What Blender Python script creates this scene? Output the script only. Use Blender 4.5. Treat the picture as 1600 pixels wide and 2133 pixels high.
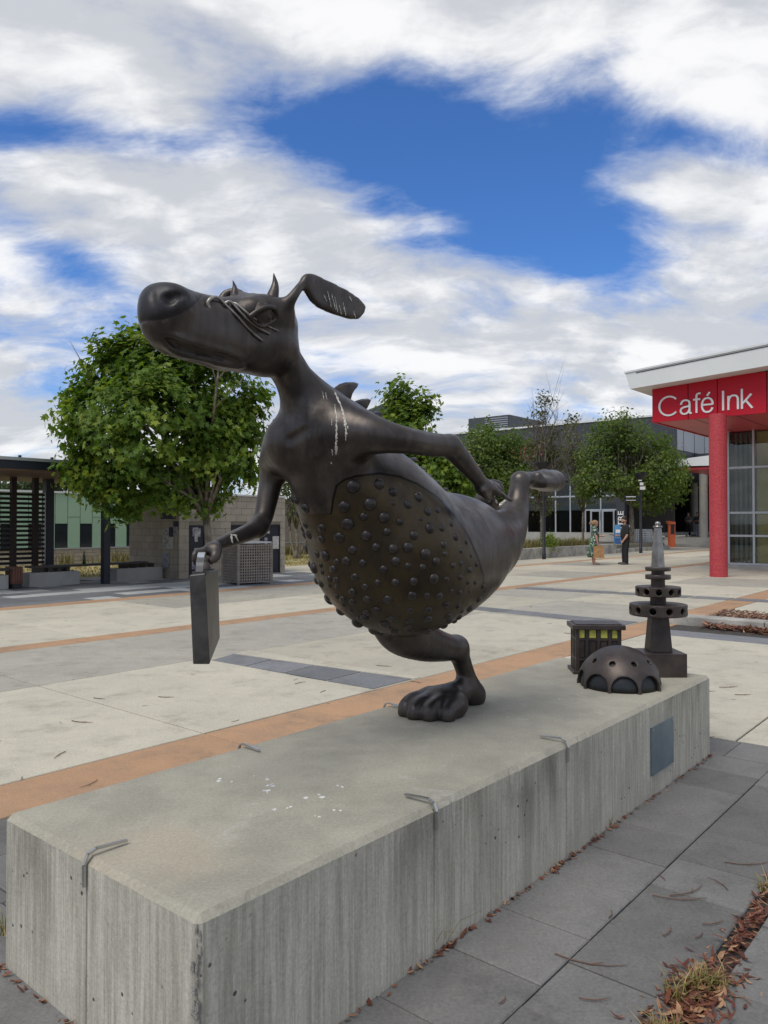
import bpy, bmesh, math, random
import numpy as np
from mathutils import Vector, Matrix

for o in list(bpy.data.objects): bpy.data.objects.remove(o)
scene = bpy.context.scene
COL = scene.collection
RS = np.random.RandomState(7); random.seed(7)

# ------------------------------------------------------------------ camera
FPX = 1600.0                      # focal length in photograph pixels (1600 wide)
EYE = 1.55                        # height of the camera above the paving
PITCH = math.atan((1090 - 1066.5) / FPX)
cam_d = bpy.data.cameras.new('camera'); cam = bpy.data.objects.new('camera', cam_d); COL.objects.link(cam)
cam_d.sensor_fit = 'HORIZONTAL'; cam_d.sensor_width = 36; cam_d.lens = 36.0
cam_d.clip_start = .05; cam_d.clip_end = 3000
cam.location = (0, 0, EYE); cam.rotation_euler = (math.pi / 2 + PITCH, 0, 0)
scene.camera = cam
scene.render.resolution_x = 768; scene.render.resolution_y = 1024

# ------------------------------------------------------------------ node helper
class X:
    """a socket with arithmetic"""
    def __init__(s, t, sock): s.t = t; s.s = sock
    def _m(s, op, *o):
        n = s.t.nodes.new('ShaderNodeMath'); n.operation = op
        for i, q in enumerate((s,) + o):
            if isinstance(q, X): s.t.links.new(q.s, n.inputs[i])
            else: n.inputs[i].default_value = q
        return X(s.t, n.outputs[0])
    def __add__(s, o): return s._m('ADD', o)
    __radd__ = __add__
    def __sub__(s, o): return s._m('SUBTRACT', o)
    def __rsub__(s, o): return (s * -1) + o
    def __mul__(s, o): return s._m('MULTIPLY', o)
    __rmul__ = __mul__
    def __truediv__(s, o): return s._m('DIVIDE', o)
    def __pow__(s, o): return s._m('POWER', o)
    def mx(s, o): return s._m('MAXIMUM', o)
    def mn(s, o): return s._m('MINIMUM', o)
    def abs(s): return s._m('ABSOLUTE')
    def exp(s): return s._m('EXPONENT')
    def gt(s, o): return s._m('GREATER_THAN', o)
    def step(s, lo, hi):
        n = s.t.nodes.new('ShaderNodeMapRange'); n.interpolation_type = 'SMOOTHSTEP'
        s.t.links.new(s.s, n.inputs[0])
        n.inputs[1].default_value = lo; n.inputs[2].default_value = hi
        n.inputs[3].default_value = 0; n.inputs[4].default_value = 1
        return X(s.t, n.outputs[0])
def lk(t, a, sock):
    if isinstance(a, X): t.links.new(a.s, sock)
    else: sock.default_value = a
def rgba(c): return (c[0], c[1], c[2], 1)
def mixc(t, f, a, b, mode='MIX'):
    n = t.nodes.new('ShaderNodeMix'); n.data_type = 'RGBA'; n.blend_type = mode
    lk(t, f, n.inputs[0])
    for q, i in ((a, 6), (b, 7)):
        if isinstance(q, X): t.links.new(q.s, n.inputs[i])
        else: n.inputs[i].default_value = rgba(q)
    return X(t, n.outputs[2])
def noise(t, vec, scale, detail=5, rough=.55, dist=0):
    n = t.nodes.new('ShaderNodeTexNoise'); t.links.new(vec.s, n.inputs['Vector'])
    n.inputs['Scale'].default_value = scale; n.inputs['Detail'].default_value = detail
    n.inputs['Roughness'].default_value = rough; n.inputs['Distortion'].default_value = dist
    return X(t, n.outputs[0])
def xyz(t, vec):
    n = t.nodes.new('ShaderNodeSeparateXYZ'); t.links.new(vec.s, n.inputs[0])
    return [X(t, n.outputs[i]) for i in range(3)]
def vec3(t, a, b, c):
    n = t.nodes.new('ShaderNodeCombineXYZ')
    for i, q in enumerate((a, b, c)): lk(t, q, n.inputs[i])
    return X(t, n.outputs[0])
def geo(t, w='Position'): return X(t, t.nodes.new('ShaderNodeNewGeometry').outputs[w])

# ------------------------------------------------------------------ sky
SUN_EL, SUN_AZ = math.radians(58), math.radians(-142)      # azimuth from +Y towards +X
world = bpy.data.worlds.new('World'); scene.world = world; world.use_nodes = True
wt = world.node_tree; wt.nodes.clear()
wo = wt.nodes.new('ShaderNodeOutputWorld'); bg = wt.nodes.new('ShaderNodeBackground')
wt.links.new(bg.outputs[0], wo.inputs[0]); bg.inputs[1].default_value = 0.1
sky = wt.nodes.new('ShaderNodeTexSky'); sky.sky_type = 'NISHITA'; sky.sun_disc = False
sky.sun_elevation = SUN_EL; sky.sun_rotation = SUN_AZ
sky.air_density = 1.0; sky.dust_density = .4; sky.ozone_density = 3.0
skyc = X(wt, sky.outputs[0])
skyc = mixc(wt, 1.0, skyc, (.45, .76, 1.18), 'MULTIPLY')
dirv = X(wt, wt.nodes.new('ShaderNodeTexCoord').outputs['Generated'])
dx, dy, dz = xyz(wt, dirv)
ZK = .30                                              # how strongly the cloud deck flattens towards the horizon
zz = dz.mx(0.0) + ZK
px_, py_ = dx / zz, dy / zz
w1 = noise(wt, vec3(wt, px_, py_, 3.7), 1.6, 4, .5); w2 = noise(wt, vec3(wt, px_, py_, 9.1), 1.6, 4, .5)
qx = px_ + (w1 - .5) * .30; qy = py_ + (w2 - .5) * .30
lx, ly = -.07, .06                                   # towards the light
def deck(ox, oy): return noise(wt, vec3(wt, (qx + ox) * .85, (qy + oy) * 1.25, 1.3), 1.9, 12, .58)
n1 = deck(0, 0); n1b = deck(lx, ly)
n2 = noise(wt, vec3(wt, qx * .8, qy * 1.3, 5.2), 5.6, 9, .6)
cov = n1 * .70 + n2 * .40
def blob(cx, cy, ax, rl, rw, amp):
    """an opening (or bank) in the cloud layer: centre, heading, half length and width"""
    c, s = math.cos(ax), math.sin(ax)
    ex = (px_ - cx) * c + (py_ - cy) * s; ey = (py_ - cy) * c - (px_ - cx) * s
    return ((ex * ex / (rl * rl) + ey * ey / (rw * rw)) * -1).exp() * amp
cov = cov + .040
cov = cov - blob(.23, 1.32, .70, .33, .115, .27)
cov = cov - blob(.50, 1.16, .15, .28, .05, .13)
cov = cov - blob(-.06, 1.19, .55, .20, .06, .14)
cov = cov - blob(-.42, 1.16, .15, .30, .05, .12)
cov = cov - blob(-.62, 1.44, 1.2, .20, .07, .14)
cov = cov - blob(.0, 1.38, .8, .10, .05, .10)
cov = cov + blob(-.25, 1.45, .4, .34, .15, .08)
cov = cov + blob(.60, 1.38, 1.3, .30, .14, .13)
cov = cov + blob(.05, .88, 0, .9, .17, .20)
cov = cov + dz.step(.28, .05) * .10
den = cov.step(.44, .67)
lit = (n1 - n1b) * 4.6 + .5
n3 = noise(wt, vec3(wt, qx * .9, qy * 1.5, 8.4), 3.6, 8, .55)
shade = (n3 * .7 + cov * .55 - lit * .55 + .27).step(.40, .82)
cl = mixc(wt, shade, (8.0, 8.0, 8.0), (5.0, 5.2, 5.55))
thin = den.step(.05, .85)
cl = mixc(wt, thin, (5.6, 6.1, 7.0), cl)
dome = mixc(wt, den * .97, skyc, cl)
wt.links.new(dome.s, bg.inputs[0])

sun_d = bpy.data.lights.new('sun', 'SUN'); sun = bpy.data.objects.new('sun', sun_d); COL.objects.link(sun)
sun_d.energy = 2.0; sun_d.angle = math.radians(40); sun_d.color = (1, .94, .84)
sdir = Vector((math.sin(SUN_AZ) * math.cos(SUN_EL), math.cos(SUN_AZ) * math.cos(SUN_EL), math.sin(SUN_EL)))
sun.rotation_euler = sdir.to_track_quat('Z', 'Y').to_euler(); sun.location = (0, 0, 40)
vs = scene.view_settings
vs.view_transform = 'Standard'; vs.look = 'None'; vs.exposure = 0.3; vs.gamma = 1; vs.use_curve_mapping = False

# ------------------------------------------------------------------ frames
TH = math.atan(1346 / 1600)                       # heading of the plinth and the paving grid
U = np.array([math.sin(TH), math.cos(TH), 0]); V = np.array([-U[1], U[0], 0])
def W(a, b, z=0): return np.array([a * U[0] + b * V[0], a * U[1] + b * V[1], z])   # paving grid -> world
def ray(px, py):
    x = (px - 800) / FPX; y = (1066.5 - py) / FPX
    return np.array([x, math.cos(PITCH) - y * math.sin(PITCH), math.sin(PITCH) + y * math.cos(PITCH)])
def at(px, py, Y):
    d = ray(px, py); t = Y / d[1]; return np.array([0, 0, EYE]) + t * d
def G(px, py, z=0):
    d = ray(px, py); t = (z - EYE) / d[2]; return np.array([0, 0, EYE]) + t * d
def AB(p): return float(p @ U), float(p @ V)
def on_a(px, py, a):
    """point where a sight line meets the vertical plane a = const, in grid coordinates"""
    d = ray(px, py); t = a / (d @ U); p = np.array([0, 0, EYE]) + t * d; return a, float(p @ V), float(p[2])
def on_b(px, py, b):
    d = ray(px, py); t = b / (d @ V); p = np.array([0, 0, EYE]) + t * d; return float(p @ U), b, float(p[2])

# ------------------------------------------------------------------ mesh helpers
ORG = {}
def tag(o, label=None, cat=None, group=None, kind=None):
    if label: o['label'] = label
    if cat: o['category'] = cat
    if group: o['group'] = group
    if kind: o['kind'] = kind
    return o
def thing(name, loc, label, cat, group=None):
    o = bpy.data.objects.new(name, None); COL.objects.link(o); o.location = loc; o.empty_display_size = .2
    ORG[o.name] = np.array(loc, float); return tag(o, label, cat, group)
def mesh_obj(name, co, faces, mat, parent=None, smooth=False, origin=None):
    """co: world coordinates; the object's origin is its parent's base or its own foot"""
    co = np.asarray(co, float)
    if parent is not None: org = ORG[parent.name]
    elif origin is not None: org = np.array(origin, float)
    else: org = np.array([(co[:, 0].min() + co[:, 0].max()) / 2, (co[:, 1].min() + co[:, 1].max()) / 2, co[:, 2].min()])
    me = bpy.data.meshes.new(name)
    if isinstance(faces, np.ndarray):
        n = faces.shape[1]
        me.vertices.add(len(co)); me.vertices.foreach_set('co', (co - org).astype(np.float32).ravel())
        me.loops.add(faces.size); me.loops.foreach_set('vertex_index', faces.astype(np.int32).ravel())
        me.polygons.add(len(faces)); me.polygons.foreach_set('loop_start', np.arange(0, faces.size, n, dtype=np.int32))
        me.update(calc_edges=True)
    else:
        me.from_pydata([tuple(c) for c in (co - org)], [], faces); me.update()
    me.validate()
    if smooth: me.polygons.foreach_set('use_smooth', [True] * len(me.polygons))
    if mat: me.materials.append(mat)
    o = bpy.data.objects.new(name, me); COL.objects.link(o)
    if parent is not None: o.parent = parent
    else: o.location = org
    ORG[o.name] = org
    return o
class MB:
    """collects shapes for one mesh; coordinates are grid (a, b, z) when ab else world x, y, z"""
    def __init__(s, ab=False): s.v = []; s.f = []; s.ab = ab
    def add(s, vs, fs):
        k = len(s.v); s.v += [tuple(map(float, p)) for p in vs]; s.f += [tuple(i + k for i in f) for f in fs]; return s
    def box(s, x0, x1, y0, y1, z0, z1, c=0):
        x0, x1 = sorted((x0, x1)); y0, y1 = sorted((y0, y1)); z0, z1 = sorted((z0, z1))
        if c <= 0:
            vs = [(x0, y0, z0), (x1, y0, z0), (x1, y1, z0), (x0, y1, z0), (x0, y0, z1), (x1, y0, z1), (x1, y1, z1), (x0, y1, z1)]
            return s.add(vs, [(3, 2, 1, 0), (4, 5, 6, 7), (0, 1, 5, 4), (1, 2, 6, 5), (2, 3, 7, 6), (3, 0, 4, 7)])
        vs = [(x0, y0, z0), (x1, y0, z0), (x1, y1, z0), (x0, y1, z0), (x0, y0, z1 - c), (x1, y0, z1 - c), (x1, y1, z1 - c), (x0, y1, z1 - c),
              (x0 + c, y0 + c, z1), (x1 - c, y0 + c, z1), (x1 - c, y1 - c, z1), (x0 + c, y1 - c, z1)]
        fs = [(3, 2, 1, 0), (8, 9, 10, 11)] + [(i, (i + 1) % 4, 4 + (i + 1) % 4, 4 + i) for i in range(4)] + [(4 + i, 4 + (i + 1) % 4, 8 + (i + 1) % 4, 8 + i) for i in range(4)]
        return s.add(vs, fs)
    def prism(s, poly, z0, z1):
        n = len(poly); vs = [(p[0], p[1], z0) for p in poly] + [(p[0], p[1], z1) for p in poly]
        return s.add(vs, [tuple(range(n - 1, -1, -1)), tuple(range(n, 2 * n))] + [(i, (i + 1) % n, n + (i + 1) % n, n + i) for i in range(n)])
    def hull8(s, bot, top):
        n = len(bot)
        return s.add(list(bot) + list(top), [tuple(range(n - 1, -1, -1)), tuple(range(n, 2 * n))] + [(i, (i + 1) % n, n + (i + 1) % n, n + i) for i in range(n)])
    def tube(s, path, rad, n=8, cap=True):
        P = [np.array(p, float) for p in path]; m = len(P)
        if not hasattr(rad, '__len__'): rad = [rad] * m
        k = len(s.v); prev = None
        for i, p in enumerate(P):
            t = P[min(i + 1, m - 1)] - P[max(i - 1, 0)]; t = t / (np.linalg.norm(t) + 1e-9)
            if prev is None:
                h = np.array([0, 0, 1.]) if abs(t[2]) < .9 else np.array([1., 0, 0]); x = np.cross(t, h)
            else: x = prev - t * (prev @ t)
            x /= np.linalg.norm(x) + 1e-9; y = np.cross(t, x); prev = x
            for j in range(n):
                an = 2 * math.pi * j / n; q = p + rad[i] * (math.cos(an) * x + math.sin(an) * y); s.v.append(tuple(q))
        for i in range(m - 1):
            for j in range(n):
                s.f.append((k + i * n + j, k + i * n + (j + 1) % n, k + (i + 1) * n + (j + 1) % n, k + (i + 1) * n + j))
        if cap:
            s.f.append(tuple(k + j for j in range(n - 1, -1, -1))); s.f.append(tuple(k + (m - 1) * n + j for j in range(n)))
        return s
    def lathe(s, prof, cx, cy, n=24):
        k = len(s.v); m = len(prof)
        for r, z in prof:
            for j in range(n):
                an = 2 * math.pi * j / n; s.v.append((cx + r * math.cos(an), cy + r * math.sin(an), z))
        for i in range(m - 1):
            for j in range(n):
                s.f.append((k + i * n + j, k + i * n + (j + 1) % n, k + (i + 1) * n + (j + 1) % n, k + (i + 1) * n + j))
        s.f.append(tuple(k + j for j in range(n - 1, -1, -1))); s.f.append(tuple(k + (m - 1) * n + j for j in range(n)))
        return s
    def build(s, name, mat, parent=None, smooth=False, origin=None, bevel=0, auto=None):
        co = np.array(s.v, float)
        if s.ab: co = co[:, :1] * U[None] + co[:, 1:2] * V[None] + np.array([0, 0, 1.])[None] * co[:, 2:3]
        o = mesh_obj(name, co, s.f, mat, parent, smooth, origin)
        if auto:
            o.data.polygons.foreach_set('use_smooth', [True] * len(o.data.polygons))
            o.data.set_sharp_from_angle(angle=math.radians(auto))
        if bevel:
            m = o.modifiers.new('bevel', 'BEVEL'); m.width = bevel; m.segments = 2; m.limit_method = 'ANGLE'
        return o

# ------------------------------------------------------------------ materials
def new_mat(name):
    m = bpy.data.materials.new(name); m.use_nodes = True; t = m.node_tree
    return m, t, t.nodes['Principled BSDF']
def bump(t, bs, h, strength=.3, dist=.01):
    n = t.nodes.new('ShaderNodeBump'); n.inputs['Strength'].default_value = strength; n.inputs['Distance'].default_value = dist
    t.links.new(h.s, n.inputs['Height']); t.links.new(n.outputs[0], bs.inputs['Normal'])
def obj_rand(t): return X(t, t.nodes.new('ShaderNodeObjectInfo').outputs['Random'])
def gain(t, col, f):
    return mixc(t, 1.0, col, vec3(t, f, f, f), 'MULTIPLY')
def surf(name, c1, c2=None, scale=3, rough=.7, metal=0, bmp=0, bscale=80, var=0, spec=.5, fine=0, fscale=150):
    m, t, b = new_mat(name); p = geo(t)
    if c2 is None: c2 = tuple(q * .8 for q in c1)
    f = noise(t, p, scale, 6, .6).step(.3, .7); c = mixc(t, f, c1, c2)
    if fine: c = gain(t, c, (noise(t, p, fscale, 3, .7) - .5) * fine + 1.0)
    if var: c = gain(t, c, (obj_rand(t) - .5) * var + 1.0)
    t.links.new(c.s, b.inputs['Base Color']); b.inputs['Roughness'].default_value = rough
    b.inputs['Metallic'].default_value = metal; b.inputs['Specular IOR Level'].default_value = spec
    if bmp: bump(t, b, noise(t, p, bscale, 4, .6), bmp, .01)
    return m
M = {}
def slab_mat(name, c1, c2, dirt, var=.12):
    m, t, b = new_mat(name); p = geo(t)
    big = noise(t, p, .9, 5, .6); mid = noise(t, p, 5, 6, .65); fine = noise(t, p, 70, 4, .75)
    c = mixc(t, (big * .6 + mid * .4).step(.36, .64), c1, c2)
    c = mixc(t, (noise(t, p, 2.2, 8, .75, .15)).step(.48, .74) * .75, c, dirt)
    vo = t.nodes.new('ShaderNodeTexVoronoi'); t.links.new(p.s, vo.inputs['Vector']); vo.inputs['Scale'].default_value = 2.6
    gum = X(t, vo.outputs['Distance']).step(.075, .05) * xyz(t, X(t, vo.outputs['Color']))[0].step(.62, .64)
    c = mixc(t, gum * .55, c, tuple(q * .45 for q in dirt))
    sp = noise(t, p, 22, 6, .85).step(.54, .72) * .6
    c = mixc(t, sp, c, dirt)
    c = gain(t, c, (fine - .5) * .95 + 1.0)
    c = gain(t, c, (obj_rand(t) - .5) * var + 1.0)
    t.links.new(c.s, b.inputs['Base Color']); b.inputs['Roughness'].default_value = .85
    b.inputs['Specular IOR Level'].default_value = .25
    bump(t, b, fine + mid * .6, .35, .006); return m
M['light'] = slab_mat('light_concrete', (.50, .465, .365), (.435, .405, .325), (.28, .255, .20))
M['warm'] = slab_mat('warm_concrete', (.46, .425, .33), (.40, .37, .295), (.23, .21, .165))
M['grey'] = slab_mat('grey_concrete', (.365, .345, .285), (.31, .295, .25), (.21, .195, .165))
M['orange'] = slab_mat('terracotta_concrete', (.42, .255, .145), (.345, .22, .135), (.20, .15, .105))
M['blue'] = slab_mat('bluestone', (.175, .171, .162), (.138, .135, .128), (.085, .083, .079), .35)
M['bluelight'] = slab_mat('bluestone_strip', (.19, .192, .198), (.155, .158, .165), (.105, .106, .108), .25)
M['tilew'] = slab_mat('pale_tile', (.42, .43, .42), (.36, .37, .36), (.24, .24, .23), .3)
M['tileg'] = slab_mat('grey_tile', (.17, .175, .18), (.14, .145, .15), (.09, .09, .09), .35)
M['joint'] = surf('joint_grit', (.035, .032, .028), (.06, .05, .04), 20, .95)
M['sealant'] = surf('sealant', (.10, .10, .10), None, 10, .9)
M['earth'] = surf('earth', (.20, .175, .13), (.15, .14, .10), .3, .95, bmp=.4, bscale=10)
M['straw'] = surf('dry_grass', (.36, .29, .15), (.27, .24, .11), 1.5, .95, bmp=.8, bscale=30, fine=.6, fscale=25)
M['white'] = surf('white_paint', (.74, .75, .74), (.66, .67, .67), .6, .5)
M['roofwhite'] = surf('eave_white', (.66, .675, .65), (.60, .615, .60), .4, .45)
M['red'] = surf('red_panel', (.50, .010, .026), (.45, .009, .023), .5, .5, spec=.25)
M['soffit_red'] = surf('red_soffit', (.50, .05, .06), (.42, .04, .05), .8, .4)
M['navy'] = surf('navy_paint', (.012, .016, .028), None, 2, .45)
M['black'] = surf('black_paint', (.012, .013, .016), None, 2, .4)
M['dark_clad'] = surf('dark_cladding', (.045, .050, .060), (.036, .040, .050), .3, .5)
M['grey_clad'] = surf('grey_cladding', (.27, .29, .31), (.23, .25, .27), .4, .4, .3, var=.15)
M['alu'] = surf('aluminium', (.50, .52, .54), (.44, .46, .48), 2, .35, .6)
M['steel'] = surf('stainless', (.55, .55, .54), (.42, .42, .41), 12, .33, .95)
M['timber'] = surf('red_timber', (.13, .055, .03), (.085, .035, .02), 3, .6)
M['posttimber'] = surf('dark_timber', (.032, .016, .013), (.02, .011, .01), 3, .6)
M['soffit_wood'] = surf('soffit_wood', (.22, .13, .085), (.17, .10, .065), 1.5, .6)
M['darktimber'] = surf('dark_slat', (.022, .018, .017), (.014, .012, .012), 3, .6)
M['bench'] = surf('bench_slat', (.05, .042, .036), (.035, .03, .027), 4, .6)
M['green'] = surf('green_panel', (.30, .44, .30), (.27, .41, .28), .5, .45, var=.06)
M['window'] = surf('dark_window', (.014, .02, .024), (.01, .014, .018), .7, .08, spec=.7)
M['concrete'] = surf('plain_concrete', (.40, .39, .355), (.30, .295, .27), 1.2, .85, bmp=.3, bscale=40, fine=.3, fscale=60)
M['block'] = surf('concrete_block', (.40, .355, .28), (.345, .30, .235), 2.5, .9, bmp=.3, bscale=60, var=.16, fine=.25, fscale=90)
M['mortar'] = surf('mortar', (.27, .235, .185), None, 4, .95)
M['paper'] = surf('paper', (.62, .62, .60), (.30, .30, .29), 9, .8)
M['rust'] = surf('orange_paint', (.55, .115, .035), (.46, .09, .03), 2, .45)
M['text'] = surf('letter_white', (.82, .82, .80), None, 1, .5)
M['pinktext'] = surf('letter_pink', (.62, .10, .12), None, 1, .5)
M['kerb'] = surf('kerb_concrete', (.46, .44, .39), (.24, .23, .205), 2.2, .9, bmp=.4, bscale=50, fine=.4, fscale=40)

def glass_mat(name, tint, refl=.9, clear=.75):
    m, t, b = new_mat(name); t.nodes.remove(b); out = t.nodes['Material Output']
    tr = t.nodes.new('ShaderNodeBsdfTransparent'); tr.inputs[0].default_value = rgba(tint)
    gl = t.nodes.new('ShaderNodeBsdfGlossy'); gl.inputs['Roughness'].default_value = .02; gl.inputs[0].default_value = (refl, refl, refl, 1)
    fr = t.nodes.new('ShaderNodeFresnel'); fr.inputs[0].default_value = 1.55
    mx = t.nodes.new('ShaderNodeMixShader'); t.links.new(fr.outputs[0], mx.inputs[0])
    t.links.new(tr.outputs[0], mx.inputs[1]); t.links.new(gl.outputs[0], mx.inputs[2]); t.links.new(mx.outputs[0], out.inputs[0])
    return m
M['glass'] = glass_mat('glass', (.82, .86, .84))
M['glassdark'] = glass_mat('tinted_glass', (.42, .48, .47))
M['bottle'] = glass_mat('bottle_glass', (.12, .30, .14))

def plinth_mat():
    m, t, b = new_mat('cast_concrete'); p = geo(t); x, y, z = xyz(t, p)
    nz = xyz(t, geo(t, 'Normal'))[2]; top = nz.step(.3, .6)
    along = x * U[0] + y * U[1] + (x * V[0] + y * V[1]) * 1.03
    s1 = noise(t, vec3(t, along * 1.0, 0.0, z * .03), 62, 6, .68)
    s2 = noise(t, vec3(t, along * 1.0, 2.0, z * .15), 7, 5, .6)
    side = mixc(t, (s1 * .62 + s2 * .38).step(.36, .66), (.315, .295, .238), (.55, .525, .44))
    side = mixc(t, noise(t, p, 3.4, 6, .6, .4).step(.45, .70) * .5, side, (.30, .285, .24))
    side = mixc(t, noise(t, vec3(t, along, 3.0, z * .06), 75, 3, .6).step(.62, .72) * .5, side, (.62, .61, .56))
    run = noise(t, vec3(t, along, 5.0, z * .3), 2.3, 5, .6).step(.48, .70)
    fade = (z + (noise(t, vec3(t, along, 7.0, 0.0), 16, 4, .6) - .5) * .5).step(.10, .50)
    side = mixc(t, run * fade * .75, side, (.105, .098, .078))
    tb = noise(t, p, 1.7, 6, .6); tm = noise(t, p, 6, 6, .65, .4)
    tc = mixc(t, (tb * .65 + tm * .35).step(.38, .64), (.365, .345, .275), (.275, .262, .212))
    tc = mixc(t, noise(t, p, 1.1, 4, .5, .5).step(.52, .74) * .5, tc, (.40, .34, .25))
    tc = mixc(t, noise(t, p, 3.1, 7, .7, .8).step(.60, .74) * .45, tc, (.50, .50, .47))
    c = mixc(t, top, side, tc)
    fine = noise(t, p, 85, 5, .8)
    c = gain(t, c, (fine - .5) * 1.0 + 1.0)
    vo = t.nodes.new('ShaderNodeTexVoronoi'); t.links.new(p.s, vo.inputs['Vector']); vo.inputs['Scale'].default_value = 19
    pit = (X(t, vo.outputs['Distance']) + (noise(t, p, 60, 3) - .5) * .12).step(.15, .08) * noise(t, p, 3.2, 3, .5).step(.52, .60) * (1.0 - top)
    c = mixc(t, pit * .9, c, (.03, .028, .025))
    t.links.new(c.s, b.inputs['Base Color']); b.inputs['Roughness'].default_value = .88; b.inputs['Specular IOR Level'].default_value = .25
    bump(t, b, fine * .8 - pit * 3.0 + s1 * .7, .4, .005); return m
M['plinth'] = plinth_mat()
M['rough'] = surf('broken_concrete', (.30, .285, .25), (.17, .16, .14), 45, .95, bmp=1.0, bscale=90)

def bronze_mat(name, panel):
    m, t, b = new_mat(name); p = geo(t); x, y, z = xyz(t, p)
    at_ = t.nodes.new('ShaderNodeAttribute'); at_.attribute_name = 'panel'; pd = X(t, at_.outputs['Fac'])
    big = noise(t, p, 2.2, 5, .6); st = noise(t, vec3(t, x * 1.0, y * 1.0, z * .12), 26, 5, .6)
    c = mixc(t, (big * .5 + st * .5).step(.38, .64), (.084, .071, .062), (.050, .042, .037))
    c = mixc(t, noise(t, p, 4, 8, .72, .6).step(.50, .72) * .6, c, (.115, .105, .098))
    c = mixc(t, noise(t, vec3(t, x * 1.0, y * 1.0, z * .25), 7, 6, .65).step(.55, .72) * .5, c, (.016, .014, .014))
    pc = mixc(t, (big * .4 + noise(t, p, 8, 6, .65) * .6).step(.38, .64), (.070, .051, .026), (.038, .029, .018))
    if panel:
        an_ = t.nodes.new('ShaderNodeAttribute'); an_.attribute_name = 'nose'; c = mixc(t, X(t, an_.outputs['Fac']).step(-.002, .002) * .8, c, (.028, .028, .031))
        c = mixc(t, pd.step(-.002, .002), c, pc)
        c = mixc(t, (pd.abs()).step(.0075, .003), c, (.008, .007, .006))
    c = mixc(t, st.step(.66, .74) * .35, c, (.15, .14, .13))
    t.links.new(c.s, b.inputs['Base Color']); b.inputs['Metallic'].default_value = .66
    r = noise(t, p, 6, 6, .65).step(.3, .7) * .22 + st * .12 + .22
    t.links.new(r.s, b.inputs['Roughness'])
    bump(t, b, noise(t, p, 45, 4, .6) * .5 + noise(t, p, 9, 4, .5) * 1.6 + st * .3, .16, .006); return m
M['bronze'] = bronze_mat('patinated_bronze', True); M['bronze2'] = bronze_mat('patinated_bronze_plain', False)
M['bump'] = surf('bump_bronze', (.062, .054, .050), (.036, .031, .029), 14, .36, .6)
M['mini'] = surf('miniature_bronze', (.085, .066, .056), (.046, .038, .034), 9, .42, .5, bmp=.1, bscale=80)
M['minidark'] = surf('miniature_dark', (.022, .025, .027), (.012, .014, .016), 10, .45, .3)
M['minigold'] = surf('gold_leaf', (.62, .60, .10), (.42, .40, .07), 60, .55)
M['wire'] = surf('pale_bronze_rod', (.36, .33, .285), (.20, .18, .155), 30, .38, .6)
M['case'] = surf('case_steel', (.105, .102, .097), (.06, .058, .056), 14, .4, .75, bmp=.06, bscale=40)
M['spire'] = surf('spire_bronze', (.33, .32, .30), (.20, .19, .18), 14, .36, .9)
M['brightsteel'] = surf('bright_steel', (.72, .72, .70), (.58, .58, .57), 25, .28, .9)
M['dropping'] = surf('bird_dropping', (.62, .60, .52), (.40, .38, .32), 60, .9)
# ================================================================== ground and paving
g = MB(); g.add([(-900, -900, -.06), (900, -900, -.06), (900, 900, -.06), (-900, 900, -.06)], [(0, 1, 2, 3)])
tag(g.build('ground', M['earth'], origin=(0, 0, -.06)), kind='structure')
pz = MB(True); pz.add([(-12, -8, -.02), (50.9, -8, -.02), (50.9, 20.5, -.02), (-12, 20.5, -.02)], [(0, 1, 2, 3)])
plaza = tag(pz.build('plaza', M['joint'], origin=(0, 0, -.02)), kind='structure')
rp = random.Random(3)
def slab(a0, a1, b0, b1, mat, gap=.015, name='slab', zt=None):
    z = rp.uniform(-.0025, .0025) if zt is None else zt
    g = gap / 2
    return MB(True).box(a0 + g, a1 - g, b0 + g, b1 - g, -.055, z, .005).build(name, M[mat], plaza)
acols = [-11, -8, -5, -2.2, .7, 3.5, 5.42, 8.3, 11.3, 14.2, 17, 20, 23, 26, 29, 32, 36, 40, 44, 48, 50.8]
def pick(i, r):
    return {0: ['light', 'light', 'light', 'light', 'light', 'light', 'warm', 'light', 'grey', 'warm', 'light', 'grey', 'light', 'warm', 'light', 'grey', 'light', 'light', 'warm', 'light'],
            1: ['grey'] * 8 + ['warm', 'grey', 'warm', 'light', 'warm', 'light', 'grey', 'light', 'light', 'warm', 'light', 'light'],
            2: ['light'] * 8 + ['warm', 'light', 'light', 'grey', 'light', 'warm', 'light', 'light', 'grey', 'light', 'light', 'warm'],
            3: ['warm'] * 6 + ['light', 'grey', 'grey', 'grey', 'light', 'warm', 'light', 'grey', 'light', 'warm', 'light', 'light', 'grey', 'light'],
            4: ['grey'] * 11 + ['light', 'warm', 'light', 'light', 'warm', 'grey', 'light', 'light', 'light']}[r][i]
rows = [(4.68, 7.25, 0), (7.25, 9.43, 1), (9.85, 11.95, 2), (11.95, 14.0, 3)]
for i in range(len(acols) - 1):
    a0, a1 = acols[i], acols[i + 1]
    for b0, b1, r in rows: slab(a0, a1, b0, b1, pick(i, r))
    for b0, b1 in ((4.15, 4.68), (9.43, 9.85), (14.0, 14.5)): slab(a0, a1, b0, b1, 'orange', .012)
    if a0 >= 14: 
        for b0, b1, r in ((-7.5, -2.2, 3), (-2.2, 1.6, 0), (1.6, 4.15, 2)): slab(a0, a1, b0, b1, pick(i, r))
    if a0 >= 17: slab(a0, a1, 14.5, 17.3, pick(i, 4)); slab(a0, a1, 17.3, 20.4, pick(i, 2))
for a0, a1 in ((5.82, 8.3), (8.3, 10.7)):
    for b0, b1, m in ((-7.5, -2.2, 'grey'), (-2.2, 1.62, 'light'), (1.62, 4.15, 'light')): slab(a0, a1, b0, b1, m)
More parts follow.
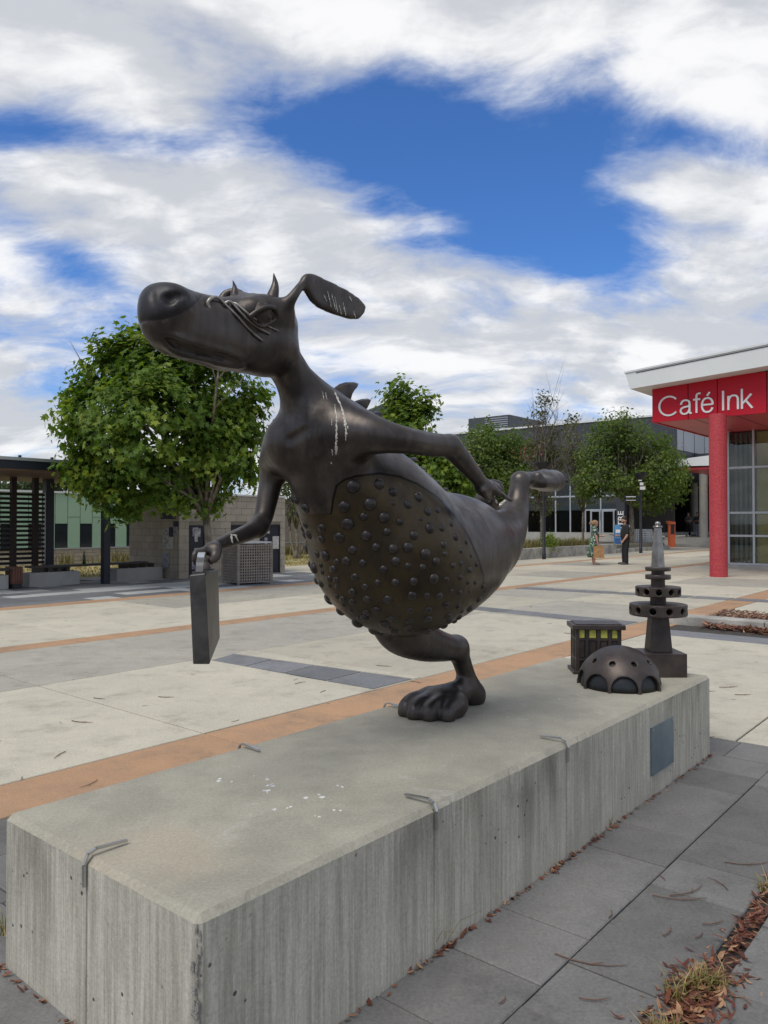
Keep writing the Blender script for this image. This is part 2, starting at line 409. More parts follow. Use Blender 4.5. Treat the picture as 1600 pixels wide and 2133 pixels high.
for b0, b1 in ((-7.5, -4), (-4, -1), (-1, 2.2), (2.2, 4.15)): slab(10.7, 11.25, b0, b1, 'bluelight', .006)
# bluestone flags round the plinth
b = -4.0; e1 = []
while b < .5: e1.append(b); b += .385
rowb = [(q, min(q + .385, .81)) for q in e1 if q + .385 < .83] + [(.425, .81)]
joints = {}
def flag_row(b0, b1, js):
    for p, q in zip(js[:-1], js[1:]): slab(p, q, b0, b1, 'blue', .0055, 'paver')
flag_row(.885, 1.27, [-1.3, -.5, .27, .66, 1.05, 1.43, 1.82, 2.2, 2.52, 2.90, 3.29, 3.62, 4.02, 4.50, 4.92, 5.4])
flag_row(1.27, 1.66, [-1.3, -.74, .03, .42, .8, 1.18, 1.56, 1.94, 2.33, 2.70, 3.10, 3.49, 3.87, 4.24, 4.67, 5.05, 5.4])
for k, b0 in enumerate([.425, .04, -.345, -.73, -1.115, -1.5, -1.885]):
    off = rp.uniform(0, .38); js = [-1.3]; x = -1.0 + off
    while x < 5.1: js.append(x); x += rp.choice([.385, .385, .77])
    flag_row(b0, b0 + .385, js + [5.4])
for k, (b0, b1) in enumerate(((1.66, 2.22), (2.22, 2.77))): flag_row(b0, b1, [-1.3, -.5, .3, .75, 1.3])
for k, (b0, b1) in enumerate(((2.77, 3.23), (3.23, 3.69), (3.69, 4.15))):
    off = rp.uniform(0, .4); flag_row(b0, b1, [-1.3] + [-.9 + off + .46 * j for j in range(13)] + [5.4])
x = -2.2
while x < 4.1: slab(5.4, 5.82, x, min(x + .63, 4.15), 'blue', .006, 'paver'); x += .63
for b0 in (-4, -3.1): slab(-1.3, 5.4, b0, b0 + .9, 'blue')
# inlaid cross strips, a hair above the slabs
def strip(poly, mat, n):
    for k in range(n):
        f0, f1 = k / n, (k + 1) / n
        (p0, p1, p2, p3) = [np.array(q) for q in poly]
        e = .003 / max(.1, np.linalg.norm(p3 - p0) / n)
        q = [p0 + (p3 - p0) * (f0 + e), p1 + (p2 - p1) * (f0 + e), p1 + (p2 - p1) * (f1 - e), p0 + (p3 - p0) * (f1 - e)]
        MB(True).prism(q, -.0, .0065).build('strip_stone', M[mat], plaza)
strip([(5.44, 4.70), (6.03, 4.70), (5.82, 7.23), (5.40, 7.10)], 'bluelight', 4)
strip([(6.05, 4.70), (6.16, 4.70), (6.12, 7.28), (5.84, 7.25)], 'light', 1)
strip([(11.25, 4.70), (11.78, 4.70), (12.2, 9.4), (11.75, 9.4)], 'bluelight', 6)
strip([(16.5, 1.5), (17.05, 1.5), (16.5, 9.4), (15.95, 9.4)], 'bluelight', 10)
# pale and grey tiles in front of the shelter
for r in range(11):
    b0 = 14.5 + r * .545; x = -2 + rp.uniform(0, 1.1)
    while x < 17:
        L = rp.choice([.6, 1.2, 1.2, 1.8]); 
        slab(x, min(x + L, 17), b0, b0 + .545, 'tilew' if rp.random() < .33 else 'tileg', .006, 'tile'); x += L

# lawn behind the shelter
def field_patch(name, poly, z, mat): return tag(MB(True).add([(p[0], p[1], z) for p in poly], [tuple(range(len(poly)))]).build(name, M[mat]), kind='structure')
field_patch('lawn', [(-20, 20.52), (34, 20.52), (34, 60), (-20, 60)], -.01, 'straw')

# ================================================================== plinth
A0, A1, B0, B1, PH = 1.22, 5.37, 1.655, 2.77, .53
rk = random.Random(11)
def plinth_outline():
    pts = []
    def run(p, q, fixed, axis):
        n = int(abs(q - p) / .022)
        for i in range(n + 1):
            t = p + (q - p) * i / n
            pts.append((t, fixed) if axis == 0 else (fixed, t))
    c = .016
    near = [2.25, 3.28, 4.31]
    x = A0 + c
    for jn in near + [None]:
        e = A1 - c if jn is None else jn - .005
        run(x, e, B0, 0)
        if jn is not None: pts.append((jn, B0 + .011)); x = jn + .005
    run(B0 + c, B1 - c, A1, 1)
    run(A1 - c, A0 + c, B1, 0)
    run(B1 - c, 2.215, A0, 1); pts.append((A0 + .011, 2.21)); run(2.205, B0 + c, A0, 1)
    return pts
ol = plinth_outline(); n = len(ol); cz = .020
vs_, fs_ = [], []
prof = [(-.02, 0), (.12, 0), (.26, 0), (.40, 0), (PH - cz, 0), (PH, cz)]
for li, (z, ins) in enumerate(prof):
    for (a, b) in ol:
        aa, bb = a, b
        if ins: aa = min(max(a, A0 + ins), A1 - ins); bb = min(max(b, B0 + ins), B1 - ins)
        jit = .0003 if li < 4 else .0004
        if rk.random() < .02 and li >= 4: jit = .005
        jz = rk.uniform(-jit, jit * .15) if li >= 4 else 0
        if li == 5: jz = rk.uniform(-.001, 0)
        sa = -1 if a < (A0 + A1) / 2 else 1; sb = -1 if b < (B0 + B1) / 2 else 1
        k = abs(rk.gauss(0, jit)) 
        vs_.append((aa - sa * k * (abs(aa - A0) < .05 or abs(aa - A1) < .05), bb - sb * k * (abs(bb - B0) < .05 or abs(bb - B1) < .05), z + jz))
for li in range(len(prof) - 1):
    for j in range(n):
        fs_.append((li * n + j, li * n + (j + 1) % n, (li + 1) * n + (j + 1) % n, (li + 1) * n + j))
fs_.append(tuple((len(prof) - 1) * n + j for j in range(n)))
mb = MB(True); mb.v, mb.f = vs_, fs_
c0 = W((A0 + A1) / 2, (B0 + B1) / 2, 0)
plinth = thing('plinth', c0, 'long weathered concrete plinth carrying the bronze dog creature', 'plinth')
mb.build('block', M['plinth'], plinth)
# broken arris at the front corner
mb = MB(True)
for i in range(26):
    z0 = .0 + i * .0195
    for j in range(2):
        a = A0 + .004 + rk.uniform(-.003, .014); b_ = B0 + .004 + rk.uniform(-.003, .014); r = rk.uniform(.003, .0075)
        mb.hull8([(a - r, b_ - r, z0), (a + r, b_ - r * .6, z0), (a + r * .7, b_ + r, z0), (a - r, b_ + r, z0)],
                 [(a - r * .6, b_ - r * .5, z0 + .024), (a + r * .4, b_ - r * .6, z0 + .018), (a + r * .6, b_ + r * .6, z0 + .024), (a - r * .4, b_ + r, z0 + .02)])
mb.build('chipped_corner', M['rough'], plinth)
# steel skate stops folded over the edge
def stop(a, b, da, db):
    """bent steel strip: da, db points inwards over the top"""
    w = .0062; la, lb = -db, da
    path = [(-.005, PH - .085), (-.006, PH - .02), (.006, PH + .008), (.03, PH + .016), (.135, PH + .0075)]
    mb = MB(True)
    for (s0, z0), (s1, z1) in zip(path[:-1], path[1:]):
        t = .007
        q = []
        for (s, z, o) in ((s0, z0, 0), (s1, z1, 0), (s1, z1, 1), (s0, z0, 1)):
            nx, nz = -(z1 - z0), (s1 - s0); L = math.hypot(nx, nz)
            q.append((s + nx / L * t * o, z + nz / L * t * o))
        bot = [(a + da * s + la * w, b + db * s + lb * w, z) for s, z in q]; top = [(a + da * s - la * w, b + db * s - lb * w, z) for s, z in q]
        mb.hull8(bot, top)
    mb.build('skate_stop', M['steel'], plinth)
for a in (2.25, 3.28): stop(a, B0, 0, 1)
for a in (2.27, 3.30): stop(a, B1, 0, -1)
stop(A0, 2.21, 1, 0)
p0 = on_b(1357, 1517, B0 - .004); p1 = on_b(1402, 1505, B0 - .004); zb = on_b(1357, 1616, B0)[2]
plq = MB(True).box(p0[0], p1[0], B0 - .008, B0 + .02, zb, p0[2]).build('plaque', surf('blue_grey_plate', (.15, .20, .225), (.11, .15, .175), 6, .5, .3, bmp=.15, bscale=30), plinth)
for a in (p0[0] + .018, p1[0] - .018):
    for z in (zb + .015, p0[2] - .015):
        MB(True).box(a - .005, a + .005, B0 - .011, B0 - .006, z - .005, z + .005).build('screw', M['steel'], plq)

# white droppings spattered on the plinth
rd = random.Random(5)
mb = MB(True)
for (px, py, n_, sp) in ((468, 1632, 3, 10), (540, 1617, 2, 6), (560, 1632, 4, 9), (555, 1650, 3, 8), (577, 1687, 2, 6), (600, 1681, 2, 5), (657, 1660, 3, 9), (707, 1688, 2, 5), (708, 1638, 3, 6), (1165, 1455, 2, 5), (655, 1700, 2, 14)):
    for k in range(n_):
        p = AB(G(px + rd.gauss(0, sp), py + rd.gauss(0, sp * .4), PH)); r = rd.uniform(.004, .012)
        poly = [(p[0] + r * rd.uniform(.4, 1.2) * math.cos(t), p[1] + r * rd.uniform(.4, 1.2) * math.sin(t)) for t in np.linspace(0, 2 * math.pi, 9)[:-1]]
        mb.prism(poly, PH - .002, PH + .0012)
mb.build('bird_droppings', surf('fresh_dropping', (.75, .75, .72), (.5, .5, .47), 80, .9), plinth)['kind'] = 'stuff'
# ================================================================== distance field modelling (grid frame a, b, z)
class Field:
    def __init__(s, lo, hi, h):
        s.lo = np.array(lo, float); s.h = h
        s.n = np.ceil((np.array(hi) - s.lo) / h).astype(int) + 1
        s.D = np.full(s.n, 9.0, np.float32)
    def box(s, lo, hi):
        i0 = np.clip(np.floor((np.array(lo) - s.lo) / s.h).astype(int), 0, s.n - 1); i1 = np.clip(np.ceil((np.array(hi) - s.lo) / s.h).astype(int) + 1, 1, s.n)
        sl = tuple(slice(a, b) for a, b in zip(i0, i1))
        ax = [(s.lo[k] + s.h * np.arange(i0[k], i1[k])).astype(np.float32) for k in range(3)]
        return sl, ax[0][:, None, None], ax[1][None, :, None], ax[2][None, None, :]
    def chain(s, pts, dense=5):
        P = np.array(pts, float)
        if len(P) == 1: P = np.vstack([P, P + 1e-4])
        if dense > 1 and len(P) > 2:
            Q = []
            for i in range(len(P) - 1):
                p0, p1, p2, p3 = P[max(i - 1, 0)], P[i], P[i + 1], P[min(i + 2, len(P) - 1)]
                for t in np.arange(dense) / dense:
                    Q.append(.5 * (2 * p1 + (p2 - p0) * t + (2 * p0 - 5 * p1 + 4 * p2 - p3) * t * t + (3 * p1 - p0 - 3 * p2 + p3) * t ** 3))
            P = np.vstack(Q + [P[-1]])
        return P
    def dist(s, P, x, y, z):
        d = None
        for p, q in zip(P[:-1], P[1:]):
            v = q[:3] - p[:3]; L2 = v @ v + 1e-12
            t = np.clip(((x - p[0]) * v[0] + (y - p[1]) * v[1] + (z - p[2]) * v[2]) / L2, 0, 1).astype(np.float32)
            e = np.sqrt((x - p[0] - t * v[0]) ** 2 + (y - p[1] - t * v[1]) ** 2 + (z - p[2] - t * v[2]) ** 2) - (p[3] + t * (q[3] - p[3]))
            d = e if d is None else np.minimum(d, e)
        return d
    def span(s, P, m):
        r = P[:, 3].max() + m; return P[:, :3].min(0) - r, P[:, :3].max(0) + r
    def smin(s, a, b, k):
        h = np.maximum(k - np.abs(a - b), 0) / k; return np.minimum(a, b) - h * h * k * .25
    def add(s, pts, k=.05, dense=5):
        P = s.chain(pts, dense); sl, x, y, z = s.box(*s.span(P, k + 6 * s.h)); s.D[sl] = s.smin(s.D[sl], s.dist(P, x, y, z), k); return P
    def cut(s, pts, k=.01, dense=5):
        P = s.chain(pts, dense); sl, x, y, z = s.box(*s.span(P, k + 6 * s.h)); s.D[sl] = -s.smin(-s.D[sl], s.dist(P, x, y, z), k)
    def plate(s, poly, axis, c, th, rnd, k=.02):
        """rounded flat plate: polygon in the other two axes, centred on axis = c"""
        P = np.array(poly, float); o = [i for i in range(3) if i != axis]
        lo = np.zeros(3); hi = np.zeros(3); m = rnd + k + 6 * s.h
        lo[o] = P.min(0) - m; hi[o] = P.max(0) + m; lo[axis] = c - th - m; hi[axis] = c + th + m
        sl, x, y, z = s.box(lo, hi); A = (x, y, z); p, q, w = A[o[0]], A[o[1]], A[axis]
        d2 = None; sg = None
        for i in range(len(P)):
            e = P[(i + 1) % len(P)] - P[i]; wx = p - P[i][0]; wy = q - P[i][1]
            t = np.clip((wx * e[0] + wy * e[1]) / (e @ e + 1e-12), 0, 1); dd = (wx - t * e[0]) ** 2 + (wy - t * e[1]) ** 2
            c1 = q >= P[i][1]; c2 = q < P[(i + 1) % len(P)][1]; c3 = e[0] * wy > e[1] * wx
            fl = (c1 & c2 & c3) | (~c1 & ~c2 & ~c3)
            d2 = dd if d2 is None else np.minimum(d2, dd); sg = fl if sg is None else sg ^ fl
        d2 = np.sqrt(d2) * np.where(sg, -1, 1); dw = np.abs(w - c) - th
        d = np.sqrt(np.maximum(d2, 0) ** 2 + np.maximum(dw, 0) ** 2) + np.minimum(np.maximum(d2, dw), 0) - rnd
        s.D[sl] = s.smin(s.D[sl], d.astype(np.float32), k)
    def val(s, p):
        f = (np.asarray(p, float) - s.lo) / s.h; i = np.clip(np.floor(f).astype(int), 0, s.n - 2); t = f - i
        r = 0
        for dx in (0, 1):
            for dy in (0, 1):
                for dz in (0, 1):
                    w = (t[..., 0] if dx else 1 - t[..., 0]) * (t[..., 1] if dy else 1 - t[..., 1]) * (t[..., 2] if dz else 1 - t[..., 2])
                    r = r + w * s.D[i[..., 0] + dx, i[..., 1] + dy, i[..., 2] + dz]
        return r
    def grad(s, p):
        e = s.h; g = np.array([s.val(p + np.eye(3)[k] * e) - s.val(p - np.eye(3)[k] * e) for k in range(3)]); return g / (np.linalg.norm(g) + 1e-9)
    def hit(s, px, py):
        d = ray(px, py); dd = np.array([d @ U, d @ V, d[2]]); o = np.array([0, 0, EYE])
        t = np.arange(2.0, 6.5, .003); P = o + t[:, None] * dd; hi = s.lo + s.h * (s.n - 1)
        ok = np.all((P >= s.lo) & (P <= hi), axis=1); P = P[ok]
        if not len(P): return None
        v = s.val(P); i = np.argmax(v < 0)
        if v[i] >= 0: return None
        return P[i]
    def mesh(s, relax=2):
        D = s.D; S = D < 0; n = s.n
        m = S[:-1, :-1, :-1]; act = np.zeros(n - 1, bool)
        for dx in (0, 1):
            for dy in (0, 1):
                for dz in (0, 1):
                    act |= (S[dx:n[0] - 1 + dx, dy:n[1] - 1 + dy, dz:n[2] - 1 + dz] != m)
        I = np.argwhere(act); idx = np.full(n - 1, -1, np.int64); idx[act] = np.arange(len(I))
        acc = np.zeros((len(I), 3)); cnt = np.zeros(len(I))
        C = [(a, b, c) for a in (0, 1) for b in (0, 1) for c in (0, 1)]
        vals = {c: D[I[:, 0] + c[0], I[:, 1] + c[1], I[:, 2] + c[2]].astype(float) for c in C}
        for c in C:
            for k in range(3):
                if c[k] == 0:
                    e = list(c); e[k] = 1; e = tuple(e); v0, v1 = vals[c], vals[e]; mk = (v0 < 0) != (v1 < 0)
                    t = np.where(mk, v0 / np.where(mk, v0 - v1, 1), 0); p = np.tile(np.array(c, float), (len(I), 1)); p[:, k] += t
                    acc[mk] += p[mk]; cnt[mk] += 1
        co = (I + acc / cnt[:, None]) * s.h + s.lo
        F = []
        for k in range(3):
            sl0 = [slice(1, -1)] * 3; sl1 = [slice(1, -1)] * 3; sl0[k] = slice(0, -1); sl1[k] = slice(1, None)
            e = S[tuple(sl0)] != S[tuple(sl1)]; J = np.argwhere(e)
            if not len(J): continue
            inside = S[tuple(sl0)][e]
            base = J.copy()
            for q in range(3):
                if q != k: base[:, q] += 1
            u_, v_ = [(1, 2), (2, 0), (0, 1)][k]
            def cell(du, dv):
                c = base.copy(); c[:, u_] -= du; c[:, v_] -= dv; return idx[c[:, 0], c[:, 1], c[:, 2]]
            q = np.stack([cell(1, 1), cell(0, 1), cell(0, 0), cell(1, 0)], 1)
            q[~inside] = q[~inside][:, ::-1]; F.append(q)
        F = np.vstack(F); F = F[(F >= 0).all(1)]
        for _ in range(relax):
            s_ = np.zeros_like(co); c_ = np.zeros(len(co))
            for i in range(4):
                p, q = F[:, i], F[:, (i + 1) % 4]
                for k in range(3): s_[:, k] += np.bincount(p, co[q, k], len(co))
                c_ += np.bincount(p, minlength=len(co))
                for k in range(3): s_[:, k] += np.bincount(q, co[p, k], len(co))
                c_ += np.bincount(q, minlength=len(co))
            co = co * .4 + .6 * s_ / np.maximum(c_, 1)[:, None]
        return co, F
def to_world(co): return co[:, :1] * U[None] + co[:, 1:2] * V[None] + np.array([0, 0, 1.])[None] * co[:, 2:3]
def S(px, py, b, r):
    """a ball whose outline sits at that pixel, on the lengthwise plane b: grid coordinates and radius"""
    d = ray(px, py); t = b / (d @ V); p = np.array([0, 0, EYE]) + t * d; return (float(p @ U), b, float(p[2]), r * t / FPX)

# ================================================================== the bronze creature
MID = 2.32
F = Field((1.35, 1.55, PH - .03), (4.95, 3.0, 2.62), .0085)
# chest, neck
F.add([S(600, 768, MID, 40), S(614, 792, MID, 41), S(632, 822, MID, 50), S(654, 868, MID, 70), S(672, 925, MID, 89), S(700, 985, MID, 100), S(745, 1045, MID, 118)], .03)
BEL = []
BEL.append(F.add([S(735, 1030, MID, 112), S(775, 1085, MID, 140), S(806, 1140, MID, 161), S(838, 1165, MID, 157), S(868, 1166, MID, 148), S(905, 1160, MID, 136), S(945, 1150, MID, 116)], .06))
F.add([S(783, 1042, MID, 108), S(826, 1078, MID, 108), S(872, 1118, MID, 100)], .06)
F.add([S(930, 1150, MID, 118), S(972, 1140, MID - .02, 96), S(1012, 1134, MID - .04, 74), S(1052, 1105, MID - .06, 45), S(1073, 1065, MID - .07, 29), S(1080, 1035, MID - .07, 22.5), S(1083, 1003, MID - .07, 20)], .05)
# raised hind foot, sole to the sky
F.add([S(1084, 1000, MID - .07, 18.5), S(1108, 1000, MID - .07, 17.5), S(1134, 1001, MID - .07, 22), S(1154, 1002, MID - .07, 20)], .02)
for db, px, py, r in ((-.07, 1154, 1006, 14), (-.02, 1159, 1002, 15), (.03, 1161, 998, 14), (.08, 1158, 994, 13)):
    F.add([S(px - 22, py, MID - .07 + db, r * .85), S(px, py, MID - .07 + db, r * .95)], .05)
for db, px, py, r in ((-.05, 1122, 991, 9), (.05, 1133, 987, 11), (.0, 1152, 989, 10)): F.add([S(px, py, MID - .07 + db, r)], .012)
# standing leg
SB = 2.43
F.add([S(815, 1285, SB, 48), S(838, 1312, SB, 52), S(880, 1336, SB, 41), S(920, 1347, SB, 31), S(951, 1350, SB, 25)], .03)
F.add([S(951, 1348, SB, 23), S(960, 1372, SB, 20), S(970, 1402, SB, 19), S(979, 1432, SB, 21), S(984, 1455, SB, 22)], .035)
z0 = PH
F.add([(3.69, SB, z0 + .05, .060), (3.58, SB, z0 + .085, .062), (3.45, SB, z0 + .075, .075), (3.36, SB, z0 + .055, .08)], .05)
F.add([(3.34, SB - .09, z0 + .045, .06), (3.34, SB + .09, z0 + .045, .06)], .05)
F.add([(3.38, SB - .085, z0 + .062, .066), (3.38, SB + .085, z0 + .062, .066)], .05)
F.add([(3.31, SB - .09, z0 + .050, .050), (3.31, SB + .09, z0 + .050, .050)], .03)
for i, (tb, ta) in enumerate(((2.315, 3.275), (2.39, 3.22), (2.47, 3.195), (2.545, 3.215))):
    F.add([(3.33, tb + (SB - tb) * .15, z0 + .068, .045), (ta + .06, tb, z0 + .068, .046), (ta, tb, z0 + .045, .046), (ta - .012, tb, z0 + .012, .042)], .020, 3)
# far arm with the case
FB = 2.60
F.add([S(610, 925, MID + .08, 62), S(583, 955, FB - .04, 42), S(566, 1000, FB, 26), S(556, 1045, FB, 22), S(548, 1080, FB - .02, 20), S(537, 1100, FB - .05, 19.5)], .05)
F.add([S(539, 1098, FB - .04, 20), S(512, 1111, FB - .08, 18), S(480, 1124, FB - .12, 16), S(456, 1134, FB - .15, 13.5), S(440, 1143, FB - .16, 14)], .02)
HB = FB - .17
F.add([S(442, 1146, HB, 14), S(425, 1146, HB, 8), S(409, 1149, HB, 7)], .02)
F.add([S(452, 1142, HB - .02, 12), S(449, 1160, HB - .03, 11), S(440, 1168, HB - .04, 8.5)], .015)
for k in range(4):
    o = (k - 1.5) * .026
    F.add([S(426, 1148 + k, HB + o, 6.5), S(408, 1151, HB + o, 6.5), S(404, 1164, HB + o, 6.2), S(409, 1176 - k, HB + o, 5.8), S(420, 1178 - k, HB + o, 5)], .006, 3)
# near arm reaching back
NB = 1.95
F.add([S(700, 905, MID - .10, 78), S(752, 903, NB + .13, 50), S(800, 910, NB + .04, 35), S(850, 918, NB, 28), S(900, 926, NB, 25), S(938, 929, NB, 23.5)], .07)
F.add([S(936, 929, NB, 23.5), S(958, 952, NB, 21.5), S(980, 978, NB, 18), S(998, 1000, NB, 15), S(1008, 1014, NB, 17)], .02)
F.add([S(1006, 1016, NB, 16), S(1020, 1016, NB + .02, 17), S(1028, 1020, NB + .03, 14)], .02)
for (x0, y0, x1, y1, o, r) in ((1024, 1004, 1044, 1008, .06, 4.6), (1030, 1010, 1047, 1016, .03, 4.6), (1032, 1016, 1046, 1023, .005, 4.6)):
    F.add([S(x0, y0, NB + o, 7), S((x0 + x1) / 2 + 2, (y0 + y1) / 2 - 1.5, NB + o, r + .8), S(x1, y1, NB + o, r), S(x1 - 4, y1 + 7, NB + o, r)], .006, 3)
F.add([S(1030, 1022, NB - .02, 9), S(1046, 1031, NB - .03, 6), S(1056, 1037, NB - .03, 5), S(1066, 1043, NB - .03, 4.3)], .008, 3)
F.add([S(1006, 1022, NB - .02, 9), S(1012, 1033, NB - .01, 7), S(1022, 1038, NB, 5)], .008, 3)
# head
F.add([S(560, 682, MID, 61), S(552, 712, MID, 66)], .03)
F.add([S(572, 728, MID, 50)], .03)
F.add([S(526, 667, MID, 55), S(472, 673, MID, 53), S(420, 662, MID, 49), S(372, 645, MID, 46), S(341, 638, MID, 44)], .03)
F.add([S(545, 722, MID, 59), S(500, 724, MID, 52), S(450, 712, MID, 51), S(400, 697, MID, 49), S(358, 689, MID, 46), S(343, 682, MID, 43)], .04)
for bb, pts in ((MID - .09, ((527, 648, 29), (553, 645, 31), (582, 656, 29))), (MID + .09, ((480, 640, 20), (500, 632, 22), (520, 634, 22)))):       # brows
    F.add([S(px, py, bb, r) for px, py, r in pts], .04)
# nose pad
F.add([S(329, 632, MID + .045, 35)], .05); F.add([S(362, 633, MID - .045, 36)], .05); F.add([S(332, 660, MID, 36)], .05)
# ears: stem and flap towards us, a curled one on the far side
EB = MID - .16
F.add([S(588, 648, MID - .09, 20), S(600, 632, EB + .02, 14), S(613, 614, EB, 10.5), S(626, 596, EB, 9), S(638, 584, EB, 9)], .03)
ear = [(634, 580), (640, 573), (651, 574), (684, 589), (720, 607), (745, 624), (758, 639), (755, 651), (745, 662), (727, 661), (695, 651), (666, 639), (650, 625), (642, 612), (634, 598)]
F.plate([(on_b(px, py, EB)[0], on_b(px, py, EB)[2]) for px, py in ear], 1, EB, .007, .007, .02)
F.add([S(512, 628, MID + .09, 12), S(500, 612, MID + .13, 9), S(486, 607, MID + .16, 8), S(472, 612, MID + .18, 9), S(464, 624, MID + .19, 11), S(462, 640, MID + .19, 10)], .02)
# mouth, nostrils and grooves cut into the surface, both cheeks alike
def carve(pts, k=.008, depth=.0, both=True):
    c = []
    for px, py, r in pts:
        h = F.hit(px, py)
        if h is None: continue
        nrm = F.grad(h); h = h - nrm * depth * 1.0
        c.append((h[0], h[1], h[2], r))
    if len(c) < 1: return
    todo.append((c, k))
    if both: todo.append(([(a, 2 * MID - b, z, r) for a, b, z, r in c], k))
todo = []
carve([(345, 704, .013), (360, 715, .024), (385, 724, .029), (425, 734, .029), (465, 745, .025), (490, 752, .017), (506, 757, .008)], .007, -.005)
lip = [(343, 712, .008), (352, 724, .010), (372, 736, .012), (420, 747, .012), (468, 760, .011), (500, 764, .008), (512, 758, .006)]
lipu = [(343, 697, .006), (360, 700, .009), (379, 707, .010), (429, 722, .010), (482, 737, .008), (508, 750, .005)]
lips = [[(*h, r) for h, r in ((F.hit(px, py), r) for px, py, r in l) if h is not None] for l in (lip, lipu)]
carve([(507, 755, .006), (522, 745, .005), (526, 730, .004)], .006, -.002)
carve([(353, 622, .021), (362, 617, .016), (388, 613, .006)], .008, .002)
carve([(296, 668, .004), (320, 668, .004), (345, 664, .004), (375, 654, .004), (400, 640, .004), (412, 628, .004)], .004, -.001)
carve([(318, 606, .0045), (322, 640, .0045), (328, 675, .0055), (340, 700, .007)], .005, -.001, False)
carve([(432, 634, .015)], .01, -.003); carve([(470, 636, .013)], .01, -.003)
carve([(603, 916, .007), (620, 908, .006), (636, 896, .004)], .03, -.002, False)
for c, k in todo: F.cut(c, k, 4)
for l in lips:
    F.add(l, .014, 4); F.add([(a, 2 * MID - b, z, r) for a, b, z, r in l], .014, 4)
eye_hit = F.hit(551, 659); eye_n = F.grad(eye_hit)
F.cut([(eye_hit[0] + eye_n[0] * .012, eye_hit[1] + eye_n[1] * .012, eye_hit[2] + eye_n[2] * .012, .045)], .008)
F.cut([(eye_hit[0] + eye_n[0] * .012, 2 * MID - eye_hit[1] - eye_n[1] * .012, eye_hit[2] + eye_n[2] * .012, .045)], .008)
# keep the sole flat on the plinth
zi = int(np.floor((PH - .004 - F.lo[2]) / F.h)); F.D[:, :, :zi + 1] = np.maximum(F.D[:, :, :zi + 1], .004)
co, fa = F.mesh(2)
statue = thing('dog_creature_sculpture', W(3.45, SB, PH), 'dark bronze dog creature with horns and warty belly running with a briefcase', 'sculpture')
body = mesh_obj('body', to_world(co), fa, M['bronze'], statue, True)
# the belly panel: signed distance to its edge, kept on the mesh
edge = [(690, 1070), (694, 1040), (701, 1012), (716, 1000), (740, 992), (790, 986), (830, 992), (870, 1008), (910, 1035), (945, 1072), (975, 1115), (995, 1160), (1007, 1200), (1009, 1232)]
def sdpoly(p, P, nseg):
    d2 = np.full(len(p), 1e9); sg = np.zeros(len(p), bool)
    for i in range(len(P)):
        e = P[(i + 1) % len(P)] - P[i]; w = p - P[i]
        if i < nseg:
            t = np.clip((w @ e) / (e @ e), 0, 1); d2 = np.minimum(d2, ((w - t[:, None] * e) ** 2).sum(1))
        c1 = p[:, 1] >= P[i][1]; c2 = p[:, 1] < P[(i + 1) % len(P)][1]; c3 = e[0] * w[:, 1] > e[1] * w[:, 0]
        sg ^= (c1 & c2 & c3) | (~c1 & ~c2 & ~c3)
    return np.sqrt(d2) * np.where(sg, 1, -1)
def oblique(p):
    """the near half seen from the front quarter; the far half is folded onto it"""
    bb = MID - np.abs(p[:, 1] - MID); w = to_world(np.stack([p[:, 0], bb, p[:, 2]], 1)) - np.array([0, 0, EYE])
    yc = w[:, 1] * math.cos(PITCH) + w[:, 2] * math.sin(PITCH); zc = w[:, 2] * math.cos(PITCH) - w[:, 1] * math.sin(PITCH)
    return np.stack([800 + FPX * w[:, 0] / yc, 1066.5 - FPX * zc / yc], 1)
closed = np.array(edge + [(1005, 1440), (500, 1440), (500, 1075)], float)
sd = sdpoly(oblique(co), closed, len(edge) - 1) * .0023
bd = F.dist(BEL[0], co[:, 0], co[:, 1], co[:, 2])
sd = np.where((np.abs(bd) < .06), np.clip(sd, -.1, .1), -.1); sd[(co[:, 2] < 1.12) & (bd > .012)] = -.1
nose = np.array([(296, 668), (320, 668), (345, 664), (375, 654), (400, 640), (412, 628), (424, 612), (345, 560), (200, 560), (200, 668)], float)
nd = sdpoly(oblique(co), nose, len(nose)) * .002; nd[co[:, 2] < 1.8] = -.1
an_ = body.data.attributes.new('nose', 'FLOAT', 'POINT'); an_.data.foreach_set('value', nd.astype(np.float32))
at_ = body.data.attributes.new('panel', 'FLOAT', 'POINT'); at_.data.foreach_set('value', sd.astype(np.float32))

